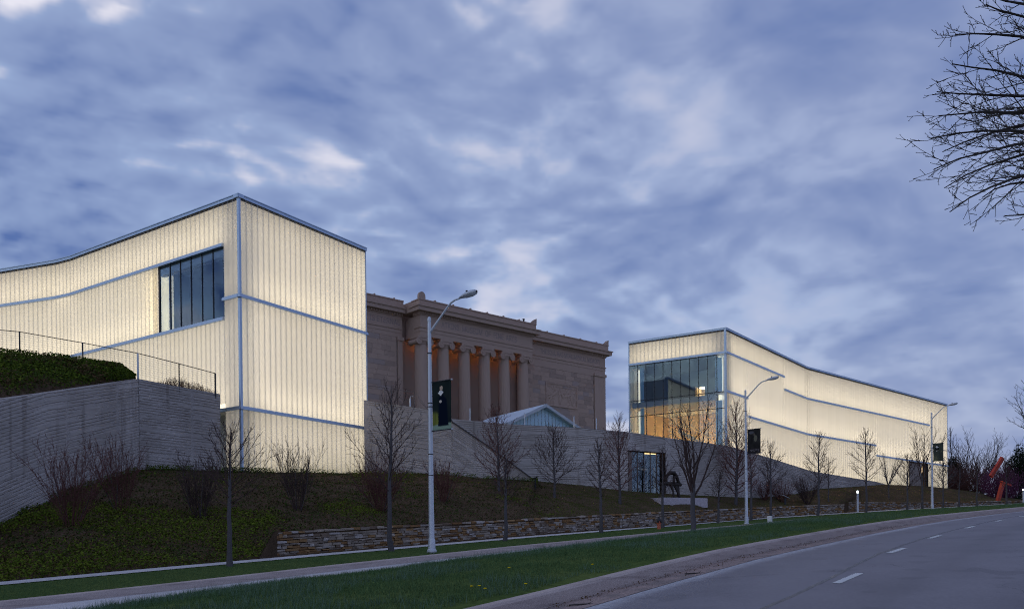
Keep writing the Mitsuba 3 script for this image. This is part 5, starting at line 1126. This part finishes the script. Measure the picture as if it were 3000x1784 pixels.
add('buds', (V, np.vstack([i4 + [0, 1, 3], i4 + [1, 2, 3], i4 + [2, 0, 3]])), 'mat_bark_dark', oak, kind='stuff')

# ------------------------------------------------------------------ grass, ground cover, litter
def surface_points(lines_fn, n_lo, n_hi, s_pdf, count, r):
    s = s_pdf(r, count); n = r.uniform(n_lo, n_hi, count); xy = sn(s, n); return s, n, np.concatenate([xy, lines_fn(s, n)[:, None]], 1)


def blades(P, h, w, r, lean=0.5):
    n = len(P); az = r.uniform(0, 6.28, n); hh = h * r.uniform(0.5, 1.35, n); l = hh * lean * r.uniform(0.1, 1.2, n); tx = r.uniform(0, 6.28, n)
    a = np.stack([np.cos(az), np.sin(az), 0 * az], 1) * (w * r.uniform(0.7, 1.3, n))[:, None]
    tip = P + np.stack([np.cos(tx) * l, np.sin(tx) * l, hh], 1)
    V = np.stack([P - a - [0, 0, 0.02], P + a - [0, 0, 0.02], tip], 1).reshape(-1, 3); return V, np.arange(3 * n).reshape(-1, 3)


def median_z(s, n):
    zs = [zl(7.6, s) + 0.19, zl(7.6, s) * 0.75 + zl(16.0, s) * 0.25 + 0.27, zl(7.6, s) * 0.35 + zl(16.0, s) * 0.65 + 0.22, zl(16.0, s) - 0.02, zl(16.0, s) - 0.04]
    ns = np.array([7.83, 10, 13, 15.7, 16.0]); k = np.clip(np.searchsorted(ns, n) - 1, 0, 3); f = (n - ns[k]) / (ns[k + 1] - ns[k]); zs = np.array(zs)
    i = np.arange(len(s)); return zs[k, i] * (1 - f) + zs[k + 1, i] * f


def verge_z(s, n):
    a = zl(22.5, s) + 0.19; b = zl(25.5, s); m = a * 0.5 + b * 0.5 + 0.03
    return np.where(n < 24.2, a + (m - a) * (n - 22.75) / 1.45, m + (b - m) * (n - 24.2) / 1.3)


near_pdf = lambda lo, mid, hi: (lambda r, c: np.where(r.random(c) < 0.72, r.triangular(lo, lo + 4, mid, c), r.uniform(mid * 0.6, hi, c)))
r = np.random.default_rng(3)
for i, (cnt, h, w, lab) in enumerate(((150000, 0.085, 0.0055, 'short green grass of the median'), (70000, 0.13, 0.005, 'taller blue green grass tufts of the median'), (70000, 0.07, 0.006, 'yellow green grass of the median'))):
    s, n, P = surface_points(median_z, 7.86, 15.95, near_pdf(2, 45, 95), cnt, r)
    patch = meshkit.fbm(np.stack([P[:, 0] * 0.55, P[:, 1] * 0.55, 0 * s + i * 3.1], 1), 3, 40); keep = patch > (0.0, 0.52, 0.50)[i]
    edge = (n > 8.0 + 0.35 * meshkit.noise(np.stack([s * 1.4, 0 * s, 0 * s], 1), 5)); P = P[keep & edge]
    hh = h * (0.6 + 0.9 * meshkit.noise(np.stack([P[:, 0] * 2.2, P[:, 1] * 2.2, P[:, 2] * 0], 1), 6)); V, f = blades(P, 1.0, w, r, 0.6)
    V = V.reshape(-1, 3, 3); V[:, 2] = V[:, :2].mean(1) + (V[:, 2] - V[:, :2].mean(1)) * hh[:, None]; add('grass', (V.reshape(-1, 3), f), (GRASS[0], GRASS[2], GRASS[1])[i], kind='stuff', label=lab, cat='grass')
s, n, P = surface_points(verge_z, 22.78, 25.45, near_pdf(6, 60, 100), 60000, r); add('grass', blades(P, 0.055, 0.005, r), GRASS[0], kind='stuff', label='mown grass of the verge between kerb and sidewalk', cat='grass')
s, n, P = surface_points(verge_z, 22.78, 25.45, near_pdf(6, 60, 100), 25000, r); add('grass', blades(P, 0.05, 0.005, r), GRASS[1], kind='stuff', label='lighter mown grass of the verge', cat='grass')
hB, wB = BANK.shape[:2]


def on_grid(Gd, a, b):
    h, w = Gd.shape[:2]; a = a * (h - 1.001); b = b * (w - 1.001); i, j = a.astype(int), b.astype(int); u, v = (a - i)[:, None], (b - j)[:, None]
    return (Gd[i, j] * (1 - u) + Gd[i + 1, j] * u) * (1 - v) + (Gd[i, j + 1] * (1 - u) + Gd[i + 1, j + 1] * u) * v


def leaves(P, size, lift, r):
    n = len(P); P = P + np.stack([0 * P[:, 0], 0 * P[:, 0], lift * r.random(n) ** 1.3], 1)
    nrm = r.normal(0, 0.55, (n, 3)) + [0, -0.25, 0.8]; nrm /= np.linalg.norm(nrm, axis=1, keepdims=True)
    a = np.cross(nrm, r.normal(0, 1, (n, 3))); a /= np.linalg.norm(a, axis=1, keepdims=True); b = np.cross(nrm, a); s = (size * r.uniform(0.6, 1.35, n)).reshape(-1, 1)
    V = np.stack([P - a * s, P - b * s * 0.55, P + a * s, P + b * s * 0.55], 1).reshape(-1, 3); q = np.arange(n)[:, None] * 4; return V, np.vstack([q + [0, 1, 2], q + [0, 2, 3]])


area = np.linalg.norm(np.cross(BANK[1:, :-1] - BANK[:-1, :-1], BANK[:-1, 1:] - BANK[:-1, :-1]), axis=-1)
dist = np.linalg.norm(BANK[:-1, :-1], axis=-1); wgt = area * np.clip((60 / dist) ** 1.8, 0.15, 6); jx = np.arange(wB - 1)[None] / 8.0; wgt = wgt * ((jx > 2.2) & (jx < 31)); cdf = np.cumsum(wgt.ravel()); cdf /= cdf[-1]


def bank_points(cnt, r):
    k = np.searchsorted(cdf, r.random(cnt)); i, j = np.unravel_index(k, wgt.shape); return on_grid(BANK, (i + r.random(cnt)) / (hB - 1), (j + r.random(cnt)) / (wB - 1)), j / 8.0


P, st_ = bank_points(230000, r)
grn = meshkit.fbm(P * [0.26, 0.26, 0.3], 4, 50) + 0.10 * meshkit.fbm(P * [1.3, 1.3, 1.3], 2, 51) - 0.05
lawn = np.clip((st_ - 16.5) / 2.0, 0, 1); low = np.clip((40 - np.linalg.norm(P[:, :2], axis=1)) / 60, -0.1, 0.1)
g2 = grn + low; rr = r.random(len(P)); is_lawn = rr < lawn
cov = ~is_lawn & (r.random(len(P)) < 0.42 + 0.60 * np.clip((g2 - 0.42) / 0.16, 0, 1))
cl = np.clip((g2 - 0.455) / 0.12, 0, 1); pick = r.random(len(P))
kind_ = np.where(pick < 0.36 * cl, 1, np.where(pick < 0.80 * cl, 0, np.where(pick < 0.62 + 0.2 * cl, 2, 3)))
lift = 0.07 + 0.20 * cl
for k in range(4):
    m = cov & (kind_ == k); Q = P[m]; V, f = leaves(Q, 0.030 + 0.034 * r.random(len(Q)) ** 2, lift[m], r); add('ground_cover', (V, f), LEAF[k], kind='stuff', label=('dull green ground cover leaves on the bank', 'bright yellow green ground cover leaves on the bank', 'dark green ground cover leaves on the bank', 'brown dead leaves among the ground cover on the bank')[k], cat='ground cover')
m = is_lawn; add('grass', blades(P[m], 0.07, 0.011, r), LEAF[0], kind='stuff', label='mown grass on the sloping museum lawn', cat='grass')
# a thicker fringe of it where the bank meets the walls
jj = r.uniform(2.2, 16.5, 9000); aa = 1 - np.abs(r.normal(0, 0.02, 9000)); P = on_grid(BANK, np.clip(aa, 0, 1), jj / ((wB - 1) / 8.0)); keep = meshkit.fbm(P * 0.7, 3, 57) > 0.40; P = P[keep] + [0, -0.15, 0]
V, f = leaves(P, 0.05, 0.26, r); add('ground_cover', (V, f), LEAF[0], kind='stuff', label='green ground cover fringe along the foot of the walls', cat='ground cover')
# bushier ground cover on the mound behind the tallest concrete wall
a, b = r.random(46000) ** 0.9, r.random(46000); P = on_grid(MOUND, a, b); g3 = meshkit.fbm(P * [0.6, 0.6, 0.6], 4, 60); pick = r.random(len(P)); P[:, 2] += 0.12 * meshkit.noise(P * 1.7, 61)
for k, m in ((0, (pick < 0.42) & (g3 > 0.42)), (1, (pick > 0.82) & (g3 > 0.45)), (2, (pick > 0.42) & (pick < 0.7)), (3, (pick > 0.7) & (g3 < 0.52))):
    V, f = leaves(P[m], 0.062, (0.34 * np.clip((1 - b) * 7, 0.05, 1))[m], r); add('ground_cover', (V, f), LEAF[k], kind='stuff', label=('green bushy ground cover above the tallest concrete wall', 'bright green ground cover above the tallest concrete wall', 'dark green ground cover above the tallest concrete wall', 'brown twiggy ground cover above the tallest concrete wall')[k], cat='ground cover')
# dry perennial stalks behind the fence corner
out = []
for i in range(260):
    u = r.uniform(0.25, 1.0); c = np.array([-20.0, 47.4, 10.95]) * (1 - u) + np.array([-17.4, 51.7, 10.95]) * u + [r.uniform(-0.5, 0.1), r.uniform(-0.1, 0.4), 0]; hgt = (0.85 * math.sin(min(1, (u - 0.2) / 0.35) * 1.57) * (1.12 - 0.75 * u)) * r.uniform(0.5, 1.1)
    P = bend(c, [r.normal(0, 0.35), r.normal(0, 0.35), 1], max(0.12, hgt), 3, 0, 0.12, r); out.append((P, [0.009, 0.008, 0.007, 0.006])); sprout(out, P, np.array([0.008] * 4), r, 0, 0.4, 0.09, 0.7, 0.2, 0.1, 0.006)
add('dry_perennials', tubes(out), 'mat_dry', kind='stuff', label='dry brown perennial stalks in front of the cable fence', cat='plant')
# dandelions, fallen twigs and leaf litter along the kerb
for i, (s, n) in enumerate(((10.75, 8.35), (10.85, 8.7), (10.95, 8.62), (11.5, 8.1), (14.2, 8.45), (13.1, 9.6))):
    z = float(median_z(np.array([s]), np.array([n]))[0]); c = np.array([*sn(s, n), z]); k = thing('dandelion', ('yellow dandelion closest to the kerb among the near cluster', 'upper yellow dandelion of the near pair in the grass', 'lower yellow dandelion of the near pair in the grass', 'yellow dandelion right at the kerb edge, just uphill of the near pair', 'yellow dandelion by the kerb farthest uphill', 'single yellow dandelion well inside the grass median')[i], 'flower', 'dandelions in the median')
    mb = MB(); mb.tube([c, c + [0.01, 0, 0.11]], 0.004, 4); add('stem', mb, GRASS[1], k); mb = MB(); mb.lathe(c + [0.01, 0, 0.11], [(0, 0), (0.028, 0.012), (0.024, 0.022), (0, 0.026)], 8); add('flower_head', mb, 'mat_yellow', k)
for i, (s, n, ln, an) in enumerate(((11.4, 7.2, 0.62, 0.75), (15.5, 7.15, 0.5, 0.9))):
    q = at_street(s, n); z = float(zl(7.6, s)); out = [(np.array([q(0, 0, z + 0.02), q(ln * 0.5 * an, 0.16, z + 0.03), q(ln * an, 0.30, z + 0.02)]), np.array([0.012, 0.011, 0.007]))]; sprout(out, out[0][0], out[0][1], r, 0, 0.3, 0.16, 0.5, 0, 0.05, 0.004)
    add('fallen_twig', tubes(out, 4), 'mat_bark_dark', label=('dead twig lying in the gutter, nearer one', 'dead twig lying in the gutter, farther uphill')[i], cat='twig')
s = r.triangular(3, 10, 40, 1100); n = 7.56 - np.abs(r.normal(0, 0.2, 1100)); P = np.concatenate([sn(s, n), (zl(7.6, s) + 0.008)[:, None]], 1); V, f = leaves(P, 0.016, 0.012, r)
add('leaf_litter', (V, f), LEAF[3], kind='stuff', label='small dark leaf litter and grit along the foot of the kerb', cat='litter')
